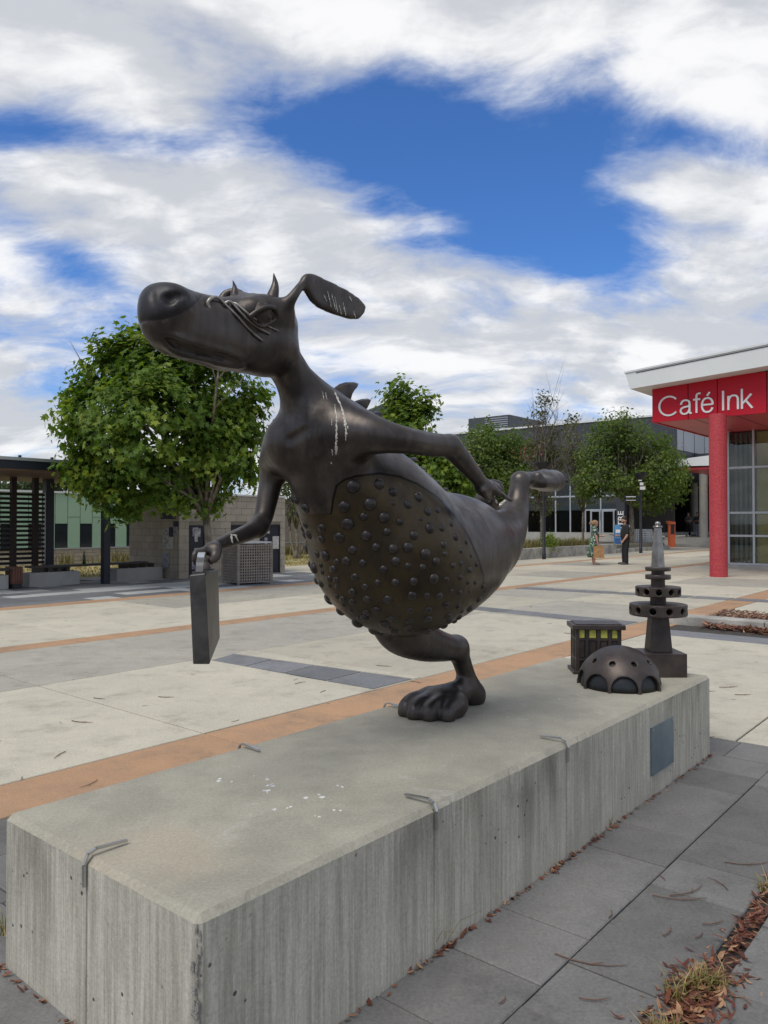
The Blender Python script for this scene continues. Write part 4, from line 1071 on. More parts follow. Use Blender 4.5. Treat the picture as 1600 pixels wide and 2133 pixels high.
MB(True).box(28.2, 28.23, -1.2, vx[1] - .06, gz0 - .03, FZ0).build('blind', surf('ochre_blind', (.72, .56, .22), (.62, .47, .17), 1.5, .8), cafe)
MB(True).box(28.08, 28.17, gl - 2.2, gl - 1.35, gz0 - .03, 1.35).build('cabinet', M['alu'], cafe)
pc = G(1500.5, 1202); PR = .245
m_, t_, b_ = new_mat('red_pebble'); p_ = geo(t_); vo = t_.nodes.new('ShaderNodeTexVoronoi'); t_.links.new(p_.s, vo.inputs['Vector']); vo.inputs['Scale'].default_value = 26
cr_ = mixc(t_, X(t_, vo.outputs['Distance']).step(.2, .75), (.50, .055, .065), (.36, .032, .042)); cr_ = mixc(t_, noise(t_, p_, 1.2, 3).step(.5, .7) * .2, cr_, (.44, .09, .085)); t_.links.new(cr_.s, b_.inputs['Base Color']); b_.inputs['Roughness'].default_value = .6
bump(t_, b_, X(t_, vo.outputs['Distance']), .4, .02); M['redpebble'] = m_
MB().lathe([(PR, -.01), (PR, FZ0 + .03)], pc[0], pc[1] + .1, 40).build('column', M['redpebble'], cafe, auto=40)

# ================================================================== dark community building behind
DA = 49.5; DB0 = on_a(1410, 900, DA)[1]; DBX = 50.0
main = thing('community_building', W(55, 30, 0), 'long dark clad building with shopfront glass behind the planter', 'building')
MB(True).box(DA, 75, DB0, DBX, 4.55, 8.5).build('upper_wall', M['dark_clad'], main)
MB(True).box(DA - .06, 75, DB0 - .05, DBX, 8.5, 8.62).build('parapet', M['roofwhite'], main)
for k in range(12):
    b = DB0 + 2.6 * (k + 1); MB(True).box(DA - .006, DA + .004, b - .01, b + .01, 4.56, 8.49).build('wall_joint', M['black'], main)
for k in range(14):
    a0 = DA + .03 + k * 1.05; MB(True).box(a0, a0 + 1.0, DB0 - .06 - .03 * (k % 2), DB0 - .002, 6.25, 8.45).build('rib_panel', M['grey_clad'], main)
pw = MB(True).box(DA - .3, DA + .1, 18.9, DBX, -.03, .92).build('podium_wall', M['concrete'], main)
mu = [on_a(x, 1080, DA + .4)[1] for x in (1286, 1252, 1220, 1188.5, 1158, 1099)]
while mu[-1] < DBX - 3: mu.append(mu[-1] + 2.0)
gt = 4.55; tr = on_a(1240, 1033, DA + .4)[2]; hd = on_a(1250, 1062, DA + .4)[2]
for b in mu: MB(True).box(DA + .36, DA + .46, b - .05, b + .05, .92, gt).build('mullion', M['alu'], main)
for i, (p, q) in enumerate(zip(mu[:-1], mu[1:])):
    zs_ = [.92, hd if i < 2 else tr, gt] if i >= 2 else [.92, hd, tr, gt]
    for z in zs_[1:-1]: MB(True).box(DA + .37, DA + .45, p + .05, q - .05, z - .05, z + .05).build('transom', M['alu'], main)
    for z0, z1 in zip(zs_[:-1], zs_[1:]):
        MB(True).box(DA + .4, DA + .42, p + .05, q - .05, z0 + (.05 if z0 > 1 else 0), z1 - .05).build('pane', M['glassdark'], main)
dr = thing
for (x0, x1) in ((1230, 1252), (1254, 1281)):
    p, q = on_a(x0, 1080, DA + .33)[1], on_a(x1, 1080, DA + .33)[1]
    m1 = MB(True)
    m1.box(DA + .30, DA + .36, p - .12, p, .92, hd); m1.box(DA + .30, DA + .36, q, q + .12, .92, hd); m1.box(DA + .30, DA + .36, q + .12, p - .12, hd - .12, hd)
    door = m1.build('glass_door', M['alu'], main); MB(True).box(DA + .26, DA + .30, (q + .02), (q + .06), 1.8, 2.3).build('handle', M['steel'], door)
MB(True).box(DA + 4.5, DA + 4.7, 19, DBX, .9, 4.5).build('inner_wall', surf('dim_wall', (.16, .15, .13), (.10, .10, .09), .5, .8), main)
MB(True).box(DA + .1, 75, 19, DBX, .70, .915).build('inner_floor', M['concrete'], main)
for (x0, x1, z1, mt) in ((1105, 1113, 2.9, 'black'), (1165, 1185, 2.6, 'grey_clad'), (1192, 1215, 2.2, 'black'), (1130, 1150, 3.2, 'concrete')):
    p, q = on_a(x0, 1080, DA + 2.2)[1], on_a(x1, 1080, DA + 2.2)[1]; MB(True).box(DA + 2.2, DA + 2.8, q, p, .92, z1).build('fitting', M[mt], main)
MB(True).box(DA + .1, DA + .5, on_a(1301, 1000, DA + .1)[1], mu[0] - .06, .0, 4.55).build('sign_pier', M['dark_clad'], main)
VUP = -U * 0 + V                               # letters turned on their side: tops point to the left
so_ = on_a(1300, 1112, DA + .05); 
text('pier_lettering', 'CENTRE', M['text'], main, W(DA + .06, so_[1] + .04, .12), (0, 0, 1), .40, 2.25, .03, .01)
VUP = V
# pink lettering on the wall
pa = on_a(984, 945, DA - .03); pb = on_a(1138, 945, DA - .03); zbase = on_a(1060, 952, DA)[2]
text('wall_lettering', 'college', M['pinktext'], main, W(DA - .03, on_a(944, 945, DA)[1], zbase), -V, 1.0, on_a(944, 945, DA)[1] - pb[1], .05)
# roof plant and higher block
pl = on_a(976, 890, 54); pr = on_a(1061, 890, 54)
MB(True).box(54, 60, pr[1], pl[1], 8.4, 10.35).build('roof_plant', M['dark_clad'], main)
for k in range(9): MB(True).box(53.93, 54, pr[1] + .1, pr[1] + 2.3, 8.75 + k * .17, 8.84 + k * .17).build('louvre', M['grey_clad'], main)
hl = on_a(700, 850, 60); hr = on_a(826, 850, 60)
mb = MB(True); mb.hull8([(60, hr[1], 8), (61, hr[1], 8), (61, hl[1], 8), (60, hl[1], 8)], [(60, hr[1], on_a(826, 830, 60)[2]), (61, hr[1], on_a(826, 830, 60)[2]), (61, hl[1], on_a(700, 880, 60)[2]), (60, hl[1], on_a(700, 880, 60)[2])])
mb.build('high_block', M['dark_clad'], main)
# porch at its end
porch = thing('entrance_porch', W(56, 12, 0), 'dark glazed entrance porch with concrete steps and round columns', 'porch')
for k, (a0, z) in enumerate(((51.0, .2), (51.5, .4), (52.0, .6))): MB(True).box(a0, 51.5 + k * .5 if k < 2 else 64, -3, 19.2 - .3 * 0, -.03, z).build('step', M['concrete'], porch)
MB(True).box(62, 62.2, -3, 30, .6, 6.2).build('rear_glazing', M['window'], porch)
for k in range(16): MB(True).box(61.9, 62, -2 + k * 1.5, -1.92 + k * 1.5, .6, 6).build('mullion', M['dark_clad'], porch)
def ocol(px, py, r, z1, a):
    q = on_a(px, py, a); MB(True).lathe([(r, .55), (r, z1)], a, q[1], 24).build('column', M['concrete'], porch, auto=40)
ocol(1466, 1100, .27, 5.0, 53.0); ocol(1447, 1100, .25, 6.0, 58.5)
MB(True).box(52.8, 60, 9, DB0, 5.9, 6.2).build('porch_soffit', M['dark_clad'], porch)
q0, q1 = on_a(1406, 965, 46), on_a(1500, 940, 46)
mb = MB(True); mb.hull8([(46, q0[1], 4.93), (46, q1[1] - 1, 4.85), (54, q1[1] - 1, 4.85), (54, q0[1], 4.93)], [(46, q0[1], 5.32), (46, q1[1] - 1, 5.6), (54, q1[1] - 1, 5.6), (54, q0[1], 5.32)])
mb.build('canopy', M['white'], porch)
MB(True).box(46.1, 54, q1[1] - 1, q0[1] - .1, 4.70, 4.83).build('canopy_soffit', M['soffit_red'], porch)
for x0, x1, mt in ((1318, 1324, 'concrete'), (1324, 1330, 'rust'), (1330, 1338, 'concrete'), (1338, 1346, 'rust'), (1346, 1352, 'concrete'), (1362, 1382, 'soffit_wood')):
    p, q = on_a(x0, 1080, 60)[1], on_a(x1, 1080, 60)[1]; MB(True).box(60, 60.2, q, p, .6, 4.3).build('wall_panel', M[mt], porch)
MB(True).box(53.2, 53.26, on_a(1385, 1100, 53.2)[1], 19.0, .6, 1.55).build('glass_rail', M['glassdark'], porch)
# white shed seen past the toilet block
q0, q1 = at(588, 1112, 60), at(650, 1112, 60)
sd_ = thing('white_shed', (q0[0] + 1, 64, 0), 'plain white rendered shed beyond the dry lawn and toilet block', 'building')
MB().box(q0[0] - 5, q1[0] + 2, 60, 68, -.05, 1.55 + (1090 - 1086) / 1600 * 60).build('wall', M['white'], sd_)
MB().box(q0[0] - 5.1, q1[0] + 2.1, 59.9, 68.1, 1.55 + .16, 1.9).build('roof', M['alu'], sd_)
MB().box(q0[0] - 5, q1[0] + 2, 59.7, 59.98, -.05, .35).build('base_course', M['dark_clad'], sd_)

# ================================================================== green building, left
GB = 28.3
grn = thing('green_building', W(14, GB + 3, 0), 'low green panelled building with dark windows on a block base', 'building')
gzb = on_b(160, 1142, GB)[2]; gzt = on_b(160, 1028.5, GB)[2]
MB(True).box(4, 34, GB + .05, GB + 9, -.05, gzt - .02).build('core', M['mortar'], grn)
g0 = on_b(114, 1080, GB)[0]; gw = on_b(140.5, 1080, GB)[0] - g0
zm = on_b(140, 1077, GB)[2]; zw = on_b(140, 1091, GB)[2]
for k in range(-6, 16):
    a0 = g0 + k * gw; a1 = a0 + gw; win = (k % 2 == 0)
    G_ = lambda z0, z1: MB(True).box(a0 + .012, a1 - .012, GB - .03, GB + .04, z0, z1).build('wall_panel', M['green'], grn)
    if win and k < 9:
        G_(zw + .01, gzt); MB(True).box(a0 + .02, a1 - .02, GB - .01, GB + .04, gzb + .03, zw).build('window', M['window'], grn)
    elif k >= 9:
        G_(zw + .01, gzt); MB(True).box(a0 + .02, a1 - .02, GB - .01, GB + .04, gzb + .03, zw).build('window', M['window'], grn)
    else:
        zq = zm + (.0 if k % 4 == 1 else 0); G_(gzb + .03, zq - .01); G_(zq + .01, gzt)
MB(True).box(3.9, 34.1, GB - .10, GB + 9.1, gzt, gzt + .07).build('roof_edge', M['roofwhite'], grn)
MB(True).box(4, 34, GB - .12, GB + .04, gzb - .02, gzb + .025).build('sill', M['alu'], grn)
for r in range(4):
    z0 = -.05 + r * (gzb + .03) / 4; z1 = z0 + (gzb + .03) / 4
    for k in range(60):
        a0 = 4 + k * .5 + (r % 2) * .25; MB(True).box(a0 + .006, a0 + .494, GB - .08, GB + .04, z0 + .006, z1 - .006).build('block', M['block'], grn)

# ================================================================== toilet block
TB = 18.05; ta0 = on_b(373, 1150, TB)[0]; ta1 = on_b(594, 1150, TB)[0]; tz = 2.36
wc = thing('toilet_block', W((ta0 + ta1) / 2, TB + 1.3, 0), 'cream concrete block toilet building with navy doors and torn posters', 'building')
MB(True).box(ta0 + .03, ta1 - .03, TB + .03, TB + 2.5, -.05, tz - .02).build('core', M['mortar'], wc)
doors = []
for x0, x1, y0 in ((393.5, 427, 1094), (481, 514, 1093), (541, 584, 1092.5)):
    doors.append((on_b(x0, 1150, TB)[0], on_b(x1, 1150, TB)[0], on_b(x0, y0, TB)[2]))
bh, bl = .2, .4
rw_ = int(math.ceil(tz / bh))
for r in range(rw_):
    z0, z1 = r * bh, min(r * bh + bh, tz); x = ta0 - (r % 2) * .2
    while x < ta1:
        segs = [(max(x, ta0), min(x + bl, ta1))]
        for d0, d1, dz_ in doors:
            if z0 < dz_ - .05:
                new = []
                for s0, s1 in segs:
                    if s1 <= d0 or s0 >= d1: new.append((s0, s1))
                    else:
                        if s0 < d0: new.append((s0, d0))
                        if s1 > d1: new.append((d1, s1))
                segs = new
        for s0, s1 in segs:
            if s1 - s0 > .03: MB(True).box(s0 + .005, s1 - .005, TB, TB + .05, z0 + .005, z1 - .005).build('block', M['block'], wc)
        x += bl
    y = TB - (1 - r % 2) * .2 + .06
    while y < TB + 2.5:
        y0, y1 = max(y, TB + .055), min(y + bl, TB + 2.5)
        if y1 - y0 > .04: MB(True).box(ta0, ta0 + .05, y0 + .005, y1 - .005, z0 + .005, z1 - .005).build('block', M['block'], wc)
        y += bl
MB(True).box(ta0 - .03, ta1 + .03, TB - .03, TB + 2.53, tz, tz + .05).build('capping', M['roofwhite'], wc)
rp2 = random.Random(21)
pcol = [surf('poster_%d' % i, c1, c2, s, .85) for i, (c1, c2, s) in enumerate((((.55, .54, .50), (.22, .21, .20), 14), ((.42, .42, .44), (.12, .12, .16), 18), ((.62, .60, .55), (.33, .30, .28), 22), ((.06, .05, .10), (.03, .03, .05), 9)))]
for d0, d1, dz_ in doors:
    MB(True).box(d0 + .02, d1 - .02, TB + .025, TB + .07, .02, dz_ - .03).build('door', M['navy'], wc)
    for q0, q1, z0, z1 in ((d0, d0 + .04, 0, dz_), (d1 - .04, d1, 0, dz_), (d0 + .04, d1 - .04, dz_ - .05, dz_)): MB(True).box(q0, q1, TB + .004, TB + .03, z0, z1).build('door_frame', M['black'], wc)
def poster(x0, y0, x1, y1, b, mat, name='poster'):
    p, q = on_b(x0, y0, b - .006), on_b(x1, y1, b - .006); MB(True).box(p[0], q[0], b - .008, b - .003, p[2], q[2]).build(name, mat, wc)
poster(568, 1117, 581, 1143, TB + .02, pcol[2]); poster(553, 1106, 562, 1111, TB + .02, pcol[0]); poster(551, 1120, 557, 1136, TB + .02, pcol[1])
for k in range(9):
    x = rp2.uniform(397, 414); y = rp2.uniform(1095, 1180); poster(x, y, x + rp2.uniform(6, 12), y + rp2.uniform(8, 22), TB + .0225 - k * .0009, pcol[k % 3])
for k, (x0, y0, x1, y1, m_) in enumerate(((335, 1060, 366, 1081, 3), (339, 1100, 352, 1144, 0), (352, 1098, 360, 1118, 3), (352, 1119, 361, 1143, 2), (361, 1097, 370, 1112, 1), (361, 1086, 371, 1097, 3), (338, 1152, 352, 1185, 1))):
    d_ = [on_a(px, py, ta0 - .012 - .0006 * k) for px, py in ((x0, y0), (x1, y1))]
    MB(True).box(ta0 - .014 - .0006 * k, ta0 - .0065, d_[1][1], d_[0][1], d_[1][2], d_[0][2]).build('poster', pcol[m_], wc)

# ================================================================== shelter
shl = thing('picnic_shelter', W(8, 19.5, 0), 'open picnic shelter with flat roof, navy posts and dark slatted screen', 'shelter')
rz0, rz1 = 2.78, 3.02
MB(True).box(1.5, 13.2, 17.45, 22.3, rz0, rz1 - .05).build('roof_beam', M['navy'], shl)
MB(True).box(1.45, 13.25, 17.40, 22.35, rz1 - .05, rz1 + .02).build('roof_sheet', M['alu'], shl)
MB(True).box(1.55, 13.15, 17.5, 22.25, rz0 - .03, rz0 - .002).build('soffit', M['soffit_wood'], shl)
for k in range(15):
    a = 2 + k * .75; MB(True).box(a - .025, a + .025, 17.5, 17.56, rz1 + .02, rz1 + .075).build('roof_fixing', M['black'], shl)
def post(px, py, b, mat, w=.075, name='post', z0=-.02):
    a = on_b(px, py, b)[0]; MB(True).box(a - w, a + w, b - w, b + w, z0, rz0 - .03).build(name, mat, shl)
post(219.5, 1200, 18.15, M['navy'], .085); post(100, 1150, 20.4, M['navy'], .11); post(310, 1150, 20.6, M['navy'], .095)
post(27, 1150, 20.2, M['posttimber'], .065, 'screen_post'); post(73, 1150, 20.2, M['posttimber'], .065, 'screen_post'); post(-25, 1150, 20.2, M['posttimber'], .065, 'screen_post')
s0 = on_b(-90, 1100, 20.35)[0]; s1 = on_b(92, 1100, 20.35)[0]
zt_, zb_ = on_b(60, 1030, 20.35)[2], on_b(60, 1172, 20.35)[2]
for k in range(16):
    z = zb_ + (zt_ - zb_) * k / 15; MB(True).box(s0, s1, 20.33, 20.38, z - .034, z + .034).build('screen_slat', M['darktimber'], shl)
MB(True).box(s1, s1 + .04, 20.31, 20.40, zb_ - .05, zt_ + .05).build('screen_edge', M['alu'], shl)
# benches on concrete upstands
def bench(x0, x1, b, zc_, label, blocks):
    a0, a1 = on_b(x0, 1180, b)[0], on_b(x1, 1180, b)[0]
    t = thing('bench', W((a0 + a1) / 2, b, 0), label, 'bench')
    for k in range(3): MB(True).box(a0, a1, b - .2 + k * .15, b - .07 + k * .15, zc_ - .05, zc_).build('seat_slat', M['bench'], t)
    for (y0, y1, hh) in blocks:
        p, q = on_b(y0, 1190, b)[0], on_b(y1, 1190, b)[0]
        MB(True).box(p, q, b - .16, b + .24, -.03, hh).build('concrete_base', M['concrete'], t, bevel=.01)
        for s_ in np.linspace(p + .3, q - .3, 4): MB(True).box(s_ - .05, s_ + .05, b - .12, b + .2, hh, zc_ - .05).build('bracket', M['black'], t)
    return t
bench(60, 300, 18.75, .50, 'long dark slatted bench with two concrete bases under the shelter', ((55, 160, .34), (237, 332, .34)))
bench(-60, 16, 18.6, .48, 'dark slatted bench end beside the red timber box', ((-60, 12, .33),))
p, q = on_b(18, 1200, 18.5)[0], on_b(40, 1200, 18.5)[0]
bx_ = thing('timber_box', W((p + q) / 2, 18.5, 0), 'small red timber clad box at the bench end', 'box')
for k in range(4): MB(True).box(p + (q - p) * k / 4 + .004, p + (q - p) * (k + 1) / 4 - .004, 18.3, 18.7, .12, .52).build('board', M['timber'], bx_)
MB(True).box(p + .02, q - .02, 18.33, 18.67, .0, .12).build('foot', M['black'], bx_)
p = on_b(175, 1176, 18.75)
bt = thing('bottle', W(p[0], 18.75, .50), 'dark green wine bottle standing on the long shelter bench', 'bottle')
q = W(p[0], 18.75, 0); MB().lathe([(.034, .502), (.037, .51), (.037, .68), (.03, .715), (.015, .745), (.014, .79)], q[0], q[1], 16).build('glass_body', M['bottle'], bt, True)
MB().lathe([(.0165, .788), (.0165, .82)], q[0], q[1], 14).build('cap', M['black'], bt)

# ================================================================== lattice bin enclosures
def bin_cage(c, e1, w1, w2, h, label, mat, roof=False, cell=.085):
    """four lattice panels between corner posts; c: near corner (world)"""
    e1 = np.array([e1[0], e1[1], 0.]); e1 /= np.linalg.norm(e1); e2 = np.array([-e1[1], e1[0], 0])
    t = thing('bin_enclosure', c + e1 * w1 / 2 + e2 * w2 / 2, label, 'bin enclosure')
    cs = [c, c + e1 * w1, c + e1 * w1 + e2 * w2, c + e2 * w2]
    for q in cs: MB().box(q[0] - .03, q[0] + .03, q[1] - .03, q[1] + .03, -.01, h).build('corner_post', mat, t)
    for k in range(4):
        p, q = cs[k], cs[(k + 1) % 4]; L = np.linalg.norm(q - p); d = (q - p) / L; n_ = np.array([-d[1], d[0], 0])
        mb = MB(); up = np.array([0, 0, 1.])
        def bar(s0, s1, z0, z1, th):
            b4 = [p + d * s0 - n_ * th, p + d * s1 - n_ * th, p + d * s1 + n_ * th, p + d * s0 + n_ * th]; mb.hull8([x + up * z0 for x in b4], [x + up * z1 for x in b4])
        m_ = int(L / cell)
        for i in range(m_ + 1): s_ = .03 + (L - .06) * i / m_; bar(s_ - cell * .22, s_ + cell * .22, .06, h - .03, .009)
        m_ = int((h - .1) / cell)
        for i in range(m_ + 1): z = .06 + (h - .11) * i / m_; bar(.03, L - .03, z - cell * .2, z + cell * .2, .0075)
        mb.build('lattice_panel', mat, t)
    mb = MB(); mb.hull8([q + np.array([0, 0, h]) for q in cs], [q + np.array([0, 0, h + .04]) for q in cs]); mb.build('top_frame', M['alu'], t)
    ctr = c + e1 * w1 / 2 + e2 * w2 / 2; iw = .3
    MB().box(ctr[0] - .28, ctr[0] + .28, ctr[1] - .28, ctr[1] + .28, 0, h - .12).build('bin', M['black'], t)
M['lattice'] = surf('lattice_steel', (.31, .275, .23), (.22, .195, .165), 6, .6, .2)
cg = G(497, 1219); bin_cage(cg, (.80, .60), .93, .93, 1.04, 'square lattice bin enclosure beside the navy toilet doors', M['lattice'], cell=.068)
cg = G(1326, 1143); bin_cage(cg, (1, .15), 1.0, .8, 1.15, 'grey lattice bin enclosure behind the signpost lamp', M['alu'], cell=.11)

# ================================================================== street furniture, right
def lamp(px, py, zb, label, w):
    c = G(px, py); t = thing('street_lamp', c, label, 'street lamp', 'bowl-topped street lamps')
    MB().lathe([(.085, -.01), (.085, .25), (.07, .27), (.06, zb)], c[0], c[1], 16).build('post', M['black'], t, auto=40)
    MB().lathe([(.07, zb - .28), (.09, zb - .2), (.2, zb - .12), (w, zb + .12), (w, zb + .17), (w - .04, zb + .17), (.1, zb + .02)], c[0], c[1], 28).build('bowl_head', M['black'], t, auto=50)
    return t, c
lamp(1133.5, 1165, 4.0, 'black bowl-topped street lamp at the planter edge', .37)
l2, c2 = lamp(1335, 1152, 4.0, 'black bowl-topped street lamp carrying white and navy finger signs', .33)
for (x0, x1, y0, y1, m_) in ((1333, 1340, 1005, 1011, 'text'), (1333, 1344, 1013.5, 1020, 'text'), (1330, 1337, 999.5, 1002, 'text')):
    p, q = at(x0, y1, c2[1] - .1), at(x1, y0, c2[1] - .1); MB().box(p[0], q[0], c2[1] - .13, c2[1] - .1, p[2], q[2]).build('sign_plate', M[m_], l2)
for (y0, y1) in ((1032.5, 1037), (1040, 1044)):
    p, q = at(1299, y1, c2[1] - .08), at(1332, y0, c2[1] - .08); s_ = MB().box(p[0], q[0], c2[1] - .12, c2[1] - .09, p[2], q[2]).build('finger_sign', M['navy'], l2)
    p, q = at(1304, y1 - 1.5, c2[1] - .1), at(1324, y0 + 1.5, c2[1] - .1); MB().box(p[0], q[0], c2[1] - .125, c2[1] - .12, p[2], q[2]).build('lettering_strip', M['text'], s_)
kc = G(1398, 1140); ki = thing('orange_kiosk', kc, 'slim orange information kiosk with black screen by the porch steps', 'kiosk')
k0 = lambda x: at(x, 1100, kc[1])[0]; kz = lambda y: at(1398, y, kc[1])[2]
MB().box(k0(1395), k0(1407), kc[1], kc[1] + .3, -.01, kz(1113)).build('base', M['rust'], ki)
MB().box(k0(1395), k0(1397), kc[1], kc[1] + .3, kz(1113), kz(1092)).build('side', M['rust'], ki); MB().box(k0(1397), k0(1406), kc[1] + .05, kc[1] + .28, kz(1113), kz(1092)).build('screen', M['black'], ki)
MB().box(k0(1405.5), k0(1407), kc[1], kc[1] + .3, kz(1113), kz(1092)).build('side', M['rust'], ki)
mb = MB(); mb.hull8([(k0(1394), kc[1] - .05, kz(1092)), (k0(1407), kc[1] - .05, kz(1092)), (k0(1407), kc[1] + .35, kz(1092)), (k0(1394), kc[1] + .35, kz(1092))], [(k0(1391), kc[1] - .1, kz(1085)), (k0(1407), kc[1] - .05, kz(1087)), (k0(1407), kc[1] + .35, kz(1087)), (k0(1391), kc[1] + .35, kz(1085))]); mb.build('hood', M['rust'], ki)
sc_ = G(1291, 1148); st = thing('display_stand', sc_, 'tall blue printed display stand behind the man in black', 'display stand')
M['bluead'] = surf('blue_print', (.06, .19, .42), (.14, .34, .56), 1.2, .5); M['bluedk'] = surf('blue_print_dark', (.05, .13, .33), None, 2, .5)
sx = lambda x: at(x, 1100, sc_[1])[0]; sz = lambda y: at(1291, y, sc_[1])[2]
MB().box(sx(1281.5), sx(1293), sc_[1], sc_[1] + .25, .02, sz(1093)).build('panel', M['bluead'], st)
MB().box(sx(1281.5), sx(1293), sc_[1] - .012, sc_[1] - .002, .03, sz(1121)).build('lower_panel', M['bluedk'], st)
MB().box(sx(1282.5), sx(1292), sc_[1] - .014, sc_[1] - .004, sz(1110), sz(1103)).build('print_band', M['text'], st)
MB().box(sx(1284), sx(1291), sc_[1] - .02, sc_[1] - .0125, sz(1141), sz(1138.5)).build('print_band', M['text'], st)
MB().box(sx(1281), sx(1293.5), sc_[1] - .05, sc_[1] + .3, 0, .03).build('foot', M['black'], st)

# planter with clipped grasses
pl_ = thing('planter', W(33, 18, 0), 'low grey concrete planter edged with pale blocks and filled with grass tufts', 'planter')
for k in range(9):
    a0 = 28.6 + k * 1.08; MB(True).box(a0, a0 + 1.07, 16.45, 16.75, -.02, .47).build('edge_block', M['kerb'], pl_, bevel=.01)
MB(True).box(28.3, 28.59, 16.45, 24, -.02, .47).build('edge_block', M['kerb'], pl_, bevel=.01)
MB(True).box(28.6, 46, 16.76, 26, -.02, .40).build('soil', M['earth'], pl_)
MB(True).box(38.4, 46, 16.45, 16.75, -.02, .2).build('edge_block', M['kerb'], pl_)

# mulch bed kerb
kb = thing('bed_kerb', W(12.1, 1, 0), 'weathered concrete kerb along the bark mulch bed', 'kerb')
for k in range(5):
    b1_ = 4.42 - k * 1.5; MB(True).box(11.92, 12.25, b1_ - 1.492, b1_, -.02, .135).build('kerb_stone', M['kerb'], kb, bevel=.015)
field_patch('mulch_bed', [(12.25, -6), (14.2, -6), (14.2, 4.13), (12.25, 4.13)], .012, 'earth')
field_patch('gutter', [(11.25, -6), (11.92, -6), (11.92, 4.13), (11.25, 4.13)], -.004, 'joint')
# ================================================================== people
M['skin'] = surf('skin', (.52, .29, .20), (.46, .25, .17), 8, .55)
M['blackcloth'] = surf('black_cloth', (.010, .010, .012), (.018, .018, .02), 6, .85)
M['hairblond'] = surf('blond_hair', (.30, .19, .09), (.20, .12, .055), 30, .6)
M['hairdark'] = surf('dark_hair', (.03, .022, .016), None, 20, .6)
M['shoe'] = surf('shoe', (.045, .04, .035), (.10, .095, .085), 10, .7)
M['bag'] = surf('kraft_paper', (.36, .205, .085), (.29, .16, .065), 9, .8, bmp=.4, bscale=14)
m_, t_, b_ = new_mat('floral_cloth'); p_ = geo(t_)
v1 = t_.nodes.new('ShaderNodeTexVoronoi'); t_.links.new(p_.s, v1.inputs['Vector']); v1.inputs['Scale'].default_value = 13
fc = mixc(t_, noise(t_, p_, 12, 3, .5, 1.0).step(.47, .53), (.035, .05, .065), (.09, .17, .085))
fc = mixc(t_, X(t_, v1.outputs['Distance']).step(.36, .28), fc, (.50, .54, .46)); t_.links.new(fc.s, b_.inputs['Base Color']); b_.inputs['Roughness'].default_value = .85; M['floral'] = m_
M['stripe'] = surf('striped_top', (.03, .03, .035), (.22, .20, .20), 9, .85)
M['greycloth'] = surf('grey_cloth', (.10, .10, .11), None, 9, .85); M['palecloth'] = surf('pale_cloth', (.36, .37, .40), None, 9, .85)
def person(pos, head, label, parts, group=None, h=.0125, scale=1):
    """parts: name, material, list of ball chains; local x forward, y left, z up"""
    t = thing('person', pos, label, 'person', group)
    f_ = np.array([math.cos(head), math.sin(head), 0]); l_ = np.array([-f_[1], f_[0], 0])
    for name, mat, chains in parts:
        P = np.array([p for c, k in chains for p in c]); r = P[:, 3].max() + .06
        fd = Field(P[:, :3].min(0) - r, P[:, :3].max(0) + r, h)
        for c, k in chains: fd.add(c, k, 4)
        cc, ff = fd.mesh(1); cc = cc * scale
        mesh_obj(name, np.array(pos) + cc[:, :1] * f_ + cc[:, 1:2] * l_ + cc[:, 2:] * np.array([0, 0, 1.]), ff, mat, t, True)
    return t, f_, l_
def hand(x, y, z, dx, dz, s):
    c = [([(x, y, z, .034), (x + dx * .05, y, z + dz * .05, .034)], .02)]
    for k in range(4): c.append(([(x + dx * .06, y + (k - 1.5) * .016, z + dz * .06, .011), (x + dx * (.10 + .008 * (k in (1, 2))), y + (k - 1.5) * .017, z + dz * .10 - .01, .010), (x + dx * .115, y + (k - 1.5) * .016, z + dz * .12 - .03, .009)], .006))
    c.append(([(x + dx * .01, y - s * .03, z + dz * .01, .014), (x + dx * .055, y - s * .045, z + dz * .05, .011)], .008)); return c
def face(zc, x0=.035, beard=False):
    return [([(x0, 0, zc, .088), (x0 + .012, 0, zc + .035, .086)], .03), ([(x0 + .055, 0, zc - .065, .042)], .03), ([(x0 + .086, 0, zc + .015, .010), (x0 + .104, 0, zc - .012, .012)], .01), ([(x0 + .075, 0, zc - .045, .018)], .012),
            ([(x0, .086, zc - .005, .018)], .008), ([(x0, -.086, zc - .005, .018)], .008), ([(x0 - .02, 0, zc - .16, .055), (x0, 0, zc - .07, .055)], .02)]
mp = G(1303, 1176)
